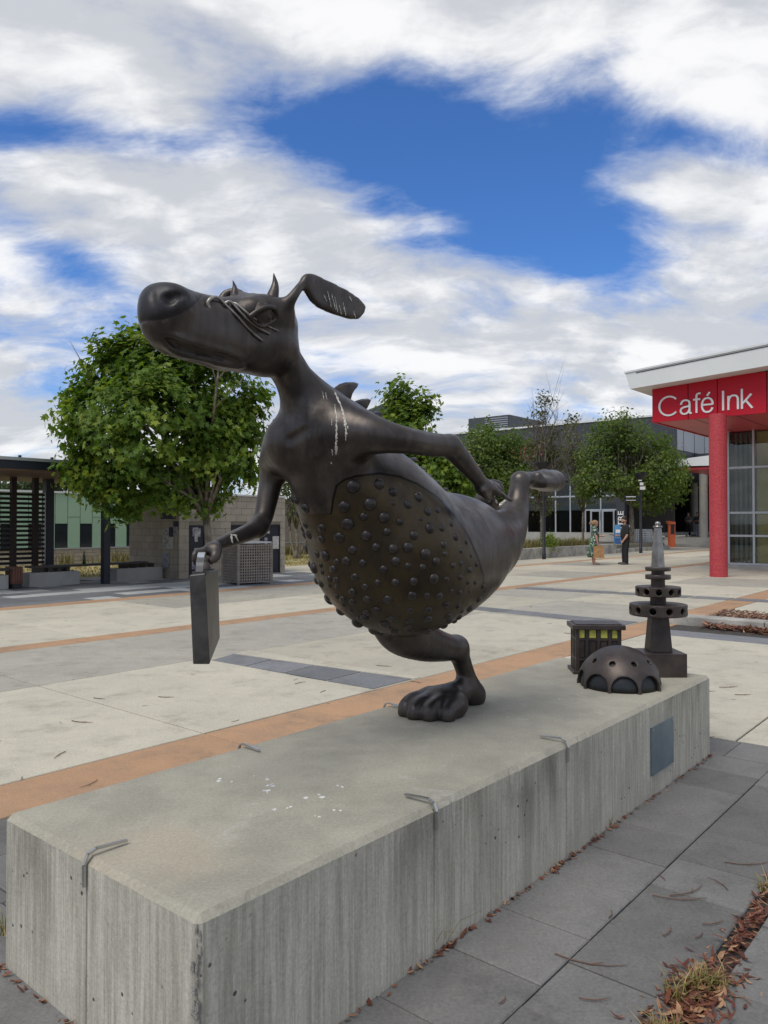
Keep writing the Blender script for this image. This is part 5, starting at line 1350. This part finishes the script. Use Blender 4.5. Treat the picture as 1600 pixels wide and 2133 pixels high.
man = [('body', M['skin'], face(1.655) + [([(-.02, .225, 1.22, .045), (.0, .25, 1.10, .043), (.07, .235, .98, .036), (.12, .20, .91, .030)], .02), ([(-.02, -.225, 1.22, .045), (.02, -.24, 1.12, .043), (.16, -.18, 1.07, .037), (.27, -.10, 1.08, .030)], .02)] + hand(.135, .19, .88, .5, -.6, 1) + hand(.29, -.09, 1.08, 1, .05, -1)),
       ('shirt', M['blackcloth'], [([(.0, .055, .93, .135), (.02, .06, 1.12, .15), (.0, .075, 1.30, .14), (-.02, .10, 1.43, .095)], .05), ([(.0, -.055, .93, .135), (.02, -.06, 1.12, .15), (.0, -.075, 1.30, .14), (-.02, -.10, 1.43, .095)], .05), ([(-.01, .19, 1.43, .075), (-.02, .235, 1.30, .068), (-.015, .245, 1.19, .066)], .04), ([(-.01, -.19, 1.43, .075), (-.02, -.235, 1.30, .068), (-.01, -.245, 1.19, .066)], .04)]),
       ('trousers', M['blackcloth'], [([(-.01, .07, .96, .135), (-.01, .095, .80, .115), (.0, .10, .50, .088), (-.01, .10, .12, .078)], .03), ([(-.01, -.07, .96, .135), (-.01, -.095, .80, .115), (.03, -.10, .50, .088), (.02, -.10, .12, .078)], .03)]),
       ('shoe', M['shoe'], [([(-.05, .10, .045, .045), (.08, .11, .045, .046), (.19, .12, .04, .038)], .02)]), ('shoe', M['shoe'], [([(-.02, -.10, .045, .045), (.11, -.11, .045, .046), (.22, -.12, .04, .038)], .02)]),
       ('beard', M['hairdark'], [([(.075, .05, 1.59, .030), (.10, 0, 1.575, .034), (.075, -.05, 1.59, .030)], .02)]), ('cap', M['hairdark'], [([(.03, 0, 1.72, .096), (.035, 0, 1.74, .09)], .02), ([(.11, .03, 1.715, .016), (.19, 0, 1.705, .013), (.11, -.03, 1.715, .016)], .02)])]
mt, mf, ml = person(mp, math.radians(176), 'bearded man in black cap, T-shirt and trousers holding a tablet', man, 'people talking on the plaza')
tc = mp + mf * .42 - ml * .09 + np.array([0, 0, 1.09]); tb = thing('tablet', tc, 'dark tablet held out flat by the man in black', 'tablet')
mb = MB(); q = [tc + mf * a * .13 + ml * b * .10 + np.array([0, 0, a * .03]) for a, b in ((-1, -1), (1, -1), (1, 1), (-1, 1))]; mb.hull8([x for x in q], [x + np.array([0, 0, .012]) for x in q]); mb.build('case', M['black'], tb)
mb = MB(); q = [tc + mf * a * .115 + ml * b * .085 + np.array([0, 0, a * .03 + .0135]) for a, b in ((-1, -1), (1, -1), (1, 1), (-1, 1))]; mb.hull8(q, [x + np.array([0, 0, .002]) for x in q]); mb.build('screen', M['window'], tb)
bk = mp - mf * .118 + ml * .06 + np.array([0, 0, 1.40]); mb = MB(); q = [bk + ml * a * .045 - mf * (.004 if True else 0) + mf * -.014 * b for a, b in ((-1, 0), (1, 0), (1, 1), (-1, 1))]; mb.hull8([x for x in q], [x + np.array([0, 0, .085]) for x in q]); mb.build('shirt_print', M['text'], mt)
wp = G(1238, 1176)
woman = [('body', M['skin'], face(1.54, .05) + [([(.01, -.21, 1.18, .046), (.05, -.225, 1.02, .044), (.08, -.215, .88, .036), (.09, -.20, .80, .030)], .02), ([(.01, .21, 1.18, .046), (.06, .21, 1.08, .043), (.20, .15, 1.06, .036), (.30, .10, 1.07, .03)], .02), ([(-.03, .075, .50, .06), (-.035, .075, .34, .052), (-.03, .075, .10, .034), (.0, .078, .045, .036), (.13, .085, .03, .03)], .02), ([(-.01, -.075, .50, .06), (-.015, -.075, .34, .052), (.0, -.075, .10, .034), (.03, -.078, .045, .036), (.16, -.085, .03, .03)], .02)] + hand(.10, -.20, .77, .25, -1, -1) + hand(.32, .10, 1.07, 1, .1, 1)),
         ('dress', M['floral'], [([(.0, .07, 1.36, .105), (.03, .07, 1.20, .135), (.03, .06, 1.05, .135), (.0, .06, .88, .165), (-.02, .07, .66, .165), (-.05, .09, .42, .15)], .05), ([(.0, -.07, 1.36, .105), (.03, -.07, 1.20, .135), (.03, -.06, 1.05, .135), (.0, -.06, .88, .165), (-.02, -.07, .66, .165), (-.05, -.09, .42, .15)], .05), ([(-.12, 0, .6, .13), (-.17, 0, .36, .10)], .06), ([(.0, .18, 1.35, .08), (.01, .215, 1.22, .07), (.015, .215, 1.17, .07)], .03), ([(.0, -.18, 1.35, .08), (.01, -.215, 1.22, .07), (.015, -.215, 1.17, .07)], .03)]),
         ('hair', M['hairblond'], [([(.02, 0, 1.575, .102), (.0, 0, 1.56, .10)], .02), ([(-.10, 0, 1.58, .045), (-.135, 0, 1.55, .05)], .02)]),
         ('sandal', M['shoe'], [([(.0, .078, .012, .03), (.14, .088, .012, .032)], .01)]), ('sandal', M['shoe'], [([(.03, -.078, .012, .03), (.17, -.088, .012, .032)], .01)])]
wt_, wf, wl = person(wp, math.radians(-6), 'woman in green floral dress with tied blond hair carrying a paper bag', woman, 'people talking on the plaza')
bp = wp + wf * .12 - wl * .22 + np.array([0, 0, .26]); pb_ = thing('paper_bag', bp, 'brown paper carrier bag hanging from the woman\'s hand', 'bag')
mb = MB(); r5 = random.Random(2); n_ = 5; vs5 = []; fs5 = []
for i in range(5):
    for j, (a, b) in enumerate(((-1, -1), (-.33, -1.06), (.33, -.96), (1, -1), (1, 1), (.33, 1.05), (-.33, .95), (-1, 1))):
        s5 = 1 - .02 * i; q = bp + wf * (a * .20 * s5 + r5.uniform(-.012, .012)) + wl * (b * .085 * (1 - .12 * i) + r5.uniform(-.008, .008)) + np.array([0, 0, .44 * i / 4]); vs5.append(q)
for i in range(4):
    for j in range(8): fs5.append((i * 8 + j, i * 8 + (j + 1) % 8, i * 8 + 8 + (j + 1) % 8, i * 8 + 8 + j))
fs5.append(tuple(range(7, -1, -1))); mb.add(vs5, fs5); mb.build('sack', M['bag'], pb_)
for s in (-1, 1): MB().tube([bp + wf * (-.07) + wl * s * .04 + np.array([0, 0, .43]), bp + wf * (-.03) + wl * s * .02 + np.array([0, 0, .52]), bp + wf * .02 + np.array([0, 0, .53]), bp + wf * .07 + wl * s * .04 + np.array([0, 0, .43])], .006, 6).build('handle', M['bag'], pb_)
def stander(px, a, hd, label, top, legs, hair):
    q = on_a(px, 1110, a); pos = W(a, q[1], .6)
    P = [('body', M['skin'], face(1.60) + [([(.05, .22, 1.14, .042), (.18, .10, 1.12, .036), (.20, -.06, 1.14, .032)], .02), ([(.05, -.22, 1.14, .042), (.19, -.10, 1.10, .036), (.21, .06, 1.10, .032)], .02)] + hand(.2, -.09, 1.14, .1, .2, 1)),
         ('top', top, [([(.0, .06, .96, .13), (.01, .07, 1.15, .135), (-.01, .10, 1.38, .095)], .05), ([(.0, -.06, .96, .13), (.01, -.07, 1.15, .135), (-.01, -.10, 1.38, .095)], .05), ([(-.01, .18, 1.37, .07), (.01, .225, 1.2, .06)], .03), ([(-.01, -.18, 1.37, .07), (.01, -.225, 1.2, .06)], .03)]),
         ('trousers', legs, [([(-.01, .07, .96, .125), (.0, .095, .5, .085), (.0, .10, .09, .07)], .03), ([(-.01, -.07, .96, .125), (.02, -.095, .5, .085), (.04, -.10, .09, .07)], .03)]),
         ('shoe', M['shoe'], [([(-.04, .10, .04, .042), (.17, .11, .038, .038)], .02)]), ('shoe', M['shoe'], [([(.0, -.10, .04, .042), (.21, -.11, .038, .038)], .02)]), ('hair', hair, [([(.01, 0, 1.655, .098)], .02)])]
    person(pos, hd, label, P, 'people waiting under the porch', .016)
stander(1434, 57, math.radians(-120), 'person in striped top and black trousers with folded arms under the porch', M['stripe'], M['blackcloth'], M['hairdark'])
stander(1453, 57.5, math.radians(-140), 'person in grey top and pale trousers beside the porch column', M['greycloth'], M['palecloth'], M['hairdark'])

# ================================================================== trees
def leaf_mat(name, dark, mid_, light, trans=.35):
    m, t, b = new_mat(name); a = t.nodes.new('ShaderNodeAttribute'); a.attribute_name = 'var'; v = X(t, a.outputs['Fac'])
    c = mixc(t, v.step(0, .55), dark, mid_); c = mixc(t, v.step(.5, 1.0), c, light)
    t.links.new(c.s, b.inputs['Base Color']); b.inputs['Roughness'].default_value = .48; b.inputs['Specular IOR Level'].default_value = .35
    tr = t.nodes.new('ShaderNodeBsdfTranslucent'); c2 = mixc(t, 1.0, c, (1.2, 1.25, .6), 'MULTIPLY'); t.links.new(c2.s, tr.inputs[0])
    mx = t.nodes.new('ShaderNodeMixShader'); mx.inputs[0].default_value = trans; out = t.nodes['Material Output']
    t.links.new(b.outputs[0], mx.inputs[1]); t.links.new(tr.outputs[0], mx.inputs[2]); t.links.new(mx.outputs[0], out.inputs[0]); return m
M['plane'] = leaf_mat('plane_leaf', (.066, .130, .018), (.130, .215, .030), (.290, .350, .050), .48)
M['pear'] = leaf_mat('pear_leaf', (.060, .110, .020), (.105, .165, .030), (.220, .260, .055), .48)
M['olive'] = leaf_mat('olive_leaf', (.06, .075, .022), (.10, .11, .035), (.16, .15, .06))
M['far'] = leaf_mat('far_leaf', (.035, .060, .022), (.055, .085, .030), (.09, .12, .045))
m_, t_, b_ = new_mat('bark'); p_ = geo(t_); x_, y_, z_ = xyz(t_, p_)
bc = mixc(t_, noise(t_, vec3(t_, x_ * 1.0, y_ * 1.0, z_ * .5), 9, 5, .6).step(.4, .62), (.20, .17, .125), (.085, .072, .055)); t_.links.new(bc.s, b_.inputs['Base Color']); b_.inputs['Roughness'].default_value = .9
bump(t_, b_, noise(t_, vec3(t_, x_ * 1.0, y_ * 1.0, z_ * .3), 25, 4), .5, .02); M['bark'] = m_
STAR = ([(0, .0, 0)] + [q for k, (an, L) in enumerate(((-115, .55), (-55, .86), (0, 1.0), (55, .86), (115, .55))) for q in ((L * math.sin(math.radians(an)), .28 + L * .72 * math.cos(math.radians(an)), -.10 * L), (.40 * math.sin(math.radians(an + 28)), .28 + .36 * math.cos(math.radians(an + 28)), .0))] )
STAR_F = [(0, i, i + 1) for i in range(1, len(STAR) - 1)] + [(0, len(STAR) - 1, 1)]
OVAL = [(0, 0, 0), (.30, .45, .07), (0, 1.0, -.05), (-.30, .45, .07)]
OVAL_F = [(0, 1, 2), (0, 2, 3)]
def leaves(cen, out, size, tmpl, tf, rs, upw=.5, cl=None, spread=.5):
    n = len(cen); nr = out + rs.normal(0, spread, (n, 3)) + np.array([0, 0, upw]); nr /= np.linalg.norm(nr, axis=1)[:, None]
    g = rs.normal(0, 1, (n, 3)) + out * .7 + np.array([0, 0, -.25]); y = g - nr * (g * nr).sum(1)[:, None]; y /= np.linalg.norm(y, axis=1)[:, None]; x = np.cross(y, nr)
    sz = size * rs.uniform(.65, 1.25, n); T = np.array(tmpl)
    v = cen[:, None] + sz[:, None, None] * (T[None, :, :1] * x[:, None] + T[None, :, 1:2] * y[:, None] + T[None, :, 2:] * nr[:, None])
    f = (np.array(tf)[None] + (np.arange(n) * len(T))[:, None, None]).reshape(-1, 3)
    return v.reshape(-1, 3), f
def tree(label, base, blobs, Y, nclus, per, size, trunk_r, mat, star=False, limbs=14, seed=1, fork=.35, sig=.17, group=None, squash=1.0, trunks=1, bare=0, fork_z=None, name='tree', dj=.5):
    rs = np.random.RandomState(seed); base = np.array(base, float)
    t = thing(name, base, label, 'tree', group)
    C = []; R_ = []
    for px, py, r in blobs:
        rr = r * Y / FPX; C.append(at(px, py, Y + rs.uniform(-dj, dj) * rr)); R_.append(rr)
    C = np.array(C); R_ = np.array(R_); w = R_ ** 2; k = rs.choice(len(C), nclus, p=w / w.sum())
    d = rs.normal(0, 1, (nclus, 3)); d /= np.linalg.norm(d, axis=1)[:, None]
    cc = C[k] + d * (R_[k] * rs.uniform(.15, 1, nclus) ** .45)[:, None] * np.array([1, 1, squash])
    gc = C.mean(0); outc = cc - gc; outc /= np.linalg.norm(outc, axis=1)[:, None]
    cv = rs.uniform(0, 1, nclus)
    if per:
        idx = np.repeat(np.arange(nclus), per); pos = cc[idx] + rs.normal(0, sig, (len(idx), 3)) * np.array([1, 1, .8])
        v, f = leaves(pos, (outc[idx] + d[idx]) * .5, size, STAR if star else OVAL, STAR_F if star else OVAL_F, rs)
        o = mesh_obj('crown', v, f, mat, t); nv = len(STAR if star else OVAL)
        var = np.clip(.55 * cv[idx] + .45 * rs.uniform(0, 1, len(idx)), 0, 1); a = o.data.attributes.new('var', 'FLOAT', 'POINT'); a.data.foreach_set('value', np.repeat(var, nv).astype(np.float32))
    mb = MB(); top = np.array([base[0], base[1], 0]) + np.array([0, 0, gc[2] * fork]) 
    if fork_z: top[2] = fork_z
    forks = []
    for q in range(trunks):
        off = rs.normal(0, .25, 3) * (q > 0); tp = top + off * np.array([1.6, 1.6, .3]); b0 = base + off * np.array([.25, .25, 0]); mid = (b0 + tp) / 2 + rs.normal(0, .05, 3) * np.array([1, 1, 0])
        mb.tube([b0 - np.array([0, 0, .05]), b0 + np.array([0, 0, .12]), mid, tp], [trunk_r * 1.35, trunk_r, trunk_r * .85, trunk_r * .72], 10); forks.append(tp)
    sel = rs.choice(nclus, min(limbs, nclus), replace=False)
    for j in sel:
        s = forks[rs.randint(len(forks))]; e = cc[j]; L = np.linalg.norm(e - s); m1 = s + (e - s) * .35 + np.array([0, 0, .12 * L]) + rs.normal(0, .06 * L, 3); m2 = s + (e - s) * .7 + np.array([0, 0, .08 * L]) + rs.normal(0, .05 * L, 3)
        r0 = trunk_r * rs.uniform(.35, .62); mb.tube([s - np.array([0, 0, .05]), m1, m2, e], [r0, r0 * .7, r0 * .42, r0 * .14], 6)
        for _ in range(3 + bare):
            s2 = m1 + (m2 - m1) * rs.uniform(0, 1.3); e2 = s2 + (e - s) * .14 + rs.normal(0, .06 * L + .10 + .03 * bare, 3) + np.array([0, 0, .1 * L]); mb.tube([s2, (s2 + e2) / 2 + rs.normal(0, .05, 3), e2], [r0 * .36, r0 * .22, r0 * .06], 5)
    mb.build('trunk', M['bark'], t, True)
    return t
TBASE = at(428, 1190, 18.0); TBASE[2] = 0
tree('large leafy plane tree rising behind the creature\'s head and fist', TBASE,
     [(240, 772, 72), (245, 735, 42), (335, 768, 85), (430, 800, 105), (515, 875, 62), (530, 840, 38), (212, 880, 82), (170, 900, 40), (320, 890, 118), (445, 935, 95), (188, 968, 55), (165, 835, 36), (280, 1000, 66), (375, 1015, 52), (490, 965, 58), (430, 1045, 38), (250, 1045, 36), (300, 738, 58), (400, 752, 70), (160, 1000, 30), (215, 1010, 40)],
     18.0, 720, 27, .135, .11, M['plane'], True, 15, 3, .33, .15, dj=.7, fork_z=1.75)
def gy(px, Y): q = at(px, 1090, Y); return (q[0], q[1], 0)
tree('small multi-stemmed tree on the lawn before the green building', gy(263, 33), [(262, 1075, 42), (235, 1090, 26), (295, 1085, 28), (262, 1050, 36), (310, 1060, 30), (220, 1105, 16)], 33, 260, 16, .15, .07, M['olive'], False, 18, 5, .55, .22, fork_z=1.35, trunks=3)
tree('slender multi-stemmed tree standing between toilet block and creature', gy(617, 34), [(615, 1010, 55), (590, 985, 40), (650, 1010, 40), (620, 960, 50), (640, 1060, 22)], 34, 300, 16, .15, .075, M['pear'], False, 18, 6, .5, .22, fork_z=1.3, trunks=4)
tree('round dark tree behind the green building, tallest over its roof', gy(75, 48), [(60, 1015, 25), (95, 1008, 28), (130, 1000, 30), (40, 1020, 20)], 48, 260, 14, .22, .12, M['far'], False, 8, 7, .6, .3)
tree('far dark tree past the shelter roof end', gy(-5, 62), [(-5, 1018, 26), (20, 1022, 16), (-40, 1010, 30)], 62, 160, 14, .26, .12, M['far'], False, 8, 8, .6, .35)
tree('leafy tree with a peaked top rising over the creature\'s shoulder', gy(850, 29), [(835, 810, 22), (830, 845, 35), (870, 855, 34), (890, 845, 20), (850, 890, 45), (840, 930, 55), (880, 960, 50), (920, 1000, 55), (870, 1020, 60), (940, 970, 35), (960, 1030, 35)], 29, 620, 15, .16, .10, M['plane'], True, 22, 9, .4, .2, dj=.9)
tree('dense dark tree between the creature\'s hand and raised foot', gy(1010, 40), [(1010, 900, 20), (1000, 930, 38), (1030, 925, 35), (1060, 945, 40), (1080, 925, 28), (1000, 980, 42), (1050, 990, 45), (1085, 980, 30), (985, 1030, 30), (1040, 1030, 35)], 40, 560, 15, .19, .10, M['pear'], False, 20, 10, .4, .24, dj=.9)
tree('half-bare slender tree with a leafy tip above the planter', gy(1128, 35), [(1130, 835, 18), (1125, 860, 14), (1100, 880, 10), (1150, 900, 16), (1120, 1010, 26), (1135, 1050, 22), (1145, 930, 22), (1110, 940, 20), (1195, 878, 14), (1160, 960, 24)], 35, 150, 13, .15, .07, M['olive'], False, 70, 11, .35, .16, bare=4, fork_z=2.4)
tree('broad tree with dead inner twigs beside the signpost lamp', gy(1315, 44), [(1290, 880, 30), (1275, 910, 45), (1320, 910, 38), (1245, 950, 42), (1240, 1000, 36), (1300, 960, 50), (1370, 950, 45), (1385, 985, 42), (1395, 1020, 36), (1345, 1010, 40), (1375, 925, 22), (1225, 1020, 24), (1360, 1045, 25), (1410, 985, 22), (1285, 1005, 30)], 44, 900, 15, .20, .16, M['pear'], False, 60, 12, .35, .26, bare=2, dj=.9, fork_z=2.6)
tree('brown-twigged shrubby tree left of the signpost lamp', gy(1215, 46), [(1200, 960, 28), (1215, 1000, 25), (1190, 900, 22), (1185, 930, 24)], 46, 90, 12, .17, .08, M['olive'], False, 50, 13, .4, .2, bare=4, fork_z=2.2)
sh_ = thing('shrub', (*gy(1144, 34.5)[:2], .40), 'small bright leafy shrub growing in the planter', 'shrub')
rs = np.random.RandomState(3); cen = at(1145, 1128, 34.5) + rs.normal(0, 1, (420, 3)) * np.array([.17, .15, .2]); v, f = leaves(cen, rs.normal(0, 1, (420, 3)) * .5, .12, OVAL, OVAL_F, rs); o = mesh_obj('foliage', v, f, M['plane'], sh_); a = o.data.attributes.new('var', 'FLOAT', 'POINT'); a.data.foreach_set('value', np.repeat(rs.uniform(.3, 1, 420), 4).astype(np.float32))
MB().tube([(*gy(1144, 34.5)[:2], .35), at(1145, 1125, 34.5)], [.02, .008], 6).build('stem', M['bark'], sh_)

# ================================================================== grasses
def tuft_mesh(name, cen, n, h, spread, mats, parent=None, rs=None, w=.006, lean=.5):
    rs = rs or np.random.RandomState(1); V_ = []; F_ = []; var = []
    for c in cen:
        for _ in range(n):
            b = np.array(c) + rs.normal(0, spread, 3) * np.array([1, 1, 0]); L = h * rs.uniform(.5, 1.2); an = rs.uniform(0, 6.283); ln = rs.uniform(.1, lean) * L
            d = np.array([math.cos(an), math.sin(an), 0]); s = np.array([-d[1], d[0], 0]) * w; p1 = b + d * ln * .35 + np.array([0, 0, L * .6]); p2 = b + d * ln + np.array([0, 0, L * rs.uniform(.75, 1)])
            k = len(V_); V_ += [b - s, b + s, p1 + s * .8, p1 - s * .8, p2]; F_ += [(k, k + 1, k + 2, k + 3), (k + 3, k + 2, k + 4)]; var += [rs.uniform(0, 1)] * 5
    o = mesh_obj(name, np.array(V_), F_, mats, parent); a = o.data.attributes.new('var', 'FLOAT', 'POINT'); a.data.foreach_set('value', np.array(var, np.float32)); return o
M['grass'] = leaf_mat('grass_blade', (.10, .11, .035), (.19, .17, .06), (.34, .27, .12), .3)
M['weed'] = leaf_mat('dry_weed', (.13, .14, .04), (.30, .25, .09), (.46, .36, .18), .3)
rs = np.random.RandomState(12)
for k in range(24):
    a0 = 28.9 + k * .38; b0 = 17.1 + rs.uniform(-.1, .5)
    o = tuft_mesh('grass_tuft', [W(a0, b0, .40)], 90, .42, .14, M['grass'], None, rs, .010, .7); tag(o, 'tufted dry green grass growing along the planter edge', 'grass', 'grass tufts in the planter')
    if k % 2 == 0:
        o = tuft_mesh('grass_tuft', [W(a0, b0 + .9, .40)], 80, .5, .2, M['grass'], None, rs, .012, .7); tag(o, 'tufted dry green grass growing along the planter edge', 'grass', 'grass tufts in the planter')
cen = [W(rs.uniform(2, 26), rs.uniform(20.7, 27.8), -.01) for _ in range(2600)]
tag(tuft_mesh('lawn_grass', cen, 5, .10, .12, M['weed'], None, rs, .012, .9), 'short straw coloured dry grass behind the shelter', 'grass', kind='stuff')
cen = [W(rs.uniform(14, 30), 27.6 + rs.uniform(-.3, .3), 0) for _ in range(80)]
tag(tuft_mesh('long_grass', cen, 24, .55, .16, M['grass'], None, rs, .012, .8), 'long dry grass at the foot of the block wall', 'grass', kind='stuff')

# ================================================================== leaf litter
M['redleaf'] = leaf_mat('fallen_leaf', (.095, .030, .018), (.20, .070, .038), (.40, .24, .13), .1)
M['twig'] = surf('twig', (.10, .052, .034), (.16, .09, .06), 20, .9)
M['chip'] = leaf_mat('bark_chip', (.10, .035, .020), (.20, .085, .048), (.44, .29, .18), .0)
def litter(name, pts, size, mat, rs, label, lift=.004, asp=.22, zt=.35, parent=None, kind='stuff'):
    V_ = []; F_ = []; var = []
    for p in pts:
        L = size * rs.uniform(.5, 1.4); an = rs.uniform(0, 6.283); d = np.array([math.cos(an), math.sin(an), rs.uniform(-zt, zt)]); s = np.array([-d[1], d[0], rs.uniform(-zt, zt)]) * L * asp * rs.uniform(.5, 1.1)
        c = np.array(p) + np.array([0, 0, lift + abs(d[2]) * L * .5]); bend = np.array([0, 0, L * rs.uniform(.0, .16)]) + s * rs.uniform(-.6, .6); k = len(V_)
        V_ += [c - d * L * .5 + bend, c - d * L * .15 - s * .8, c - d * L * .15 + s * .8, c + d * L * .2 - s * .7, c + d * L * .2 + s * .7, c + d * L * .5 + bend]
        F_ += [(k, k + 1, k + 2), (k + 1, k + 3, k + 4, k + 2), (k + 3, k + 5, k + 4)]; var += [rs.uniform(0, 1) ** 1.3] * 6
    o = mesh_obj(name, np.array(V_), F_, mat, parent); a = o.data.attributes.new('var', 'FLOAT', 'POINT'); a.data.foreach_set('value', np.array(var, np.float32)); return tag(o, label, 'leaves', kind=kind)
rs = np.random.RandomState(31)
litter('bark_mulch', [W(rs.uniform(12.28, 14.15), rs.uniform(-3.5, 4.1), .012 + rs.uniform(0, .03)) for _ in range(9000)], .075, M['chip'], rs, 'bark chip mulch filling the bed behind the kerb', .004, .3, .3)
litter('gutter_leaves', [W(11.92 - abs(rs.normal(0, .17)), rs.uniform(-3, 3.75 + .0), .0 + rs.uniform(0, .05)) for _ in range(2600)], .12, M['redleaf'], rs, 'red fallen gum leaves heaped against the bed kerb', .004, .16, .3)
def chan():
    a = rs.choice([rs.uniform(1.8, 5.4), rs.normal(2.62, .10), rs.normal(2.35, .10)], p=[.55, .3, .15]); s = .025 if abs(a - 2.6) > .35 else .05; return W(a, .848 + rs.normal(0, s), -.02 + rs.uniform(0, .03))
litter('channel_leaves', [chan() for _ in range(1600)], .048, M['redleaf'], rs, 'red and tan fallen leaves packed in the drainage channel', .003, .17, .35)
tufts = [(W(2.66, .86, -.01), 70, .07), (W(2.70, .83, -.01), 60, .08), (W(2.36, .86, -.01), 60, .065), (W(2.32, .84, -.01), 50, .06), (W(3.55, .86, -.01), 30, .07), (W(2.56, .90, -.01), 40, .09)]
for c, n_, h_ in tufts: tag(tuft_mesh('weed_tuft', [c], n_, h_, .022, M['weed'], None, rs, .0022, 1.6), 'dry grass weed sprouting from the drainage channel', 'weed', 'weeds in the drainage channel')
for (px, py, n_, h_, lab) in ((905, 1962, 26, .16, 'wiry weed with red leaves at the foot of the plinth side'), (1270, 1722, 9, .12, 'sparse reddish weed against the plinth below the second joint'), (10, 1945, 34, .10, 'brown dried weed clump at the plinth\'s back corner')):
    q = G(px, py); tag(tuft_mesh('weed', [q], n_, h_, .02, M['weed'], None, rs, .0022, 1.5), lab, 'weed')
pts = []
for _ in range(230):
    a = rs.uniform(1.3, 5.35); 
    if rs.uniform() < .35: a = rs.choice([2.28, 2.32, 3.16, 3.28, 3.60, 5.30, 2.6]) + rs.normal(0, .05)
    pts.append(W(a, B0 - .006 - abs(rs.normal(0, .010)), .001))
for _ in range(70): pts.append(W(A0 - .008 - abs(rs.normal(0, .012)), rs.uniform(B0, B1), .001))
litter('base_litter', pts, .03, M['redleaf'], rs, 'thin line of red leaf scraps along the foot of the plinth', .002, .22, .5)
# twigs and loose leaves, one by one
def twig(p, L, an, curve, r=.0022, lab='thin brown twig lying on the paving', grp='twigs scattered on the paving'):
    d = np.array([math.cos(an), math.sin(an), 0]); s = np.array([-d[1], d[0], 0]); P = [np.array(p) + d * L * (q - .5) + s * curve * L * (q - .5) ** 2 + np.array([0, 0, r + .001]) for q in np.linspace(0, 1, 5)]
    mb = MB(); mb.tube(P, [r, r, r, r * .8, r * .4], 5)
    if L > .12: mb.tube([P[2], P[2] + d * L * .2 + s * L * .12], [r * .7, r * .3], 4)
    tag(mb.build('twig', M['twig'], None), lab, 'twig', grp)
for (px, py, L, an) in ((1420, 1875, .22, -.1), (1440, 1860, .20, .5), (1500, 1840, .12, 1.9), (1395, 1942, .09, .9), (1275, 1905, .07, 1.2), (1230, 2010, .25, -.3), (1240, 2085, .10, .0), (1560, 1802, .2, .0), (1380, 1828, .05, 1.8), (1460, 1950, .06, .8), (1490, 1925, .1, .3), (1050, 2085, .05, 1.0)): twig(G(px, py, .003), L, an, .5)
r7 = random.Random(77)
for _ in range(50):
    px = r7.uniform(0, 1600); py = r7.uniform(1225, 1640)
    q = G(px, py, .003); a, b = AB(q)
    if A0 - .1 < a < A1 + .1 and B0 - .1 < b < B1 + .1: continue
    if a > 11.2 and b < 4.3: continue
    twig(q, r7.uniform(.04, .16), r7.uniform(0, 6.28), r7.uniform(-.5, .5), r7.uniform(.0014, .003))
for (px, py) in ((168, 1505), (345, 1453), (205, 1456), (575, 1378), (800, 1388), (1185, 1320), (1400, 1375), (1425, 1390), (1470, 1440), (1520, 1432), (1550, 1448)): twig(G(px, py, .003), r7.uniform(.09, .2), r7.uniform(-.5, .9), .4, .0032)
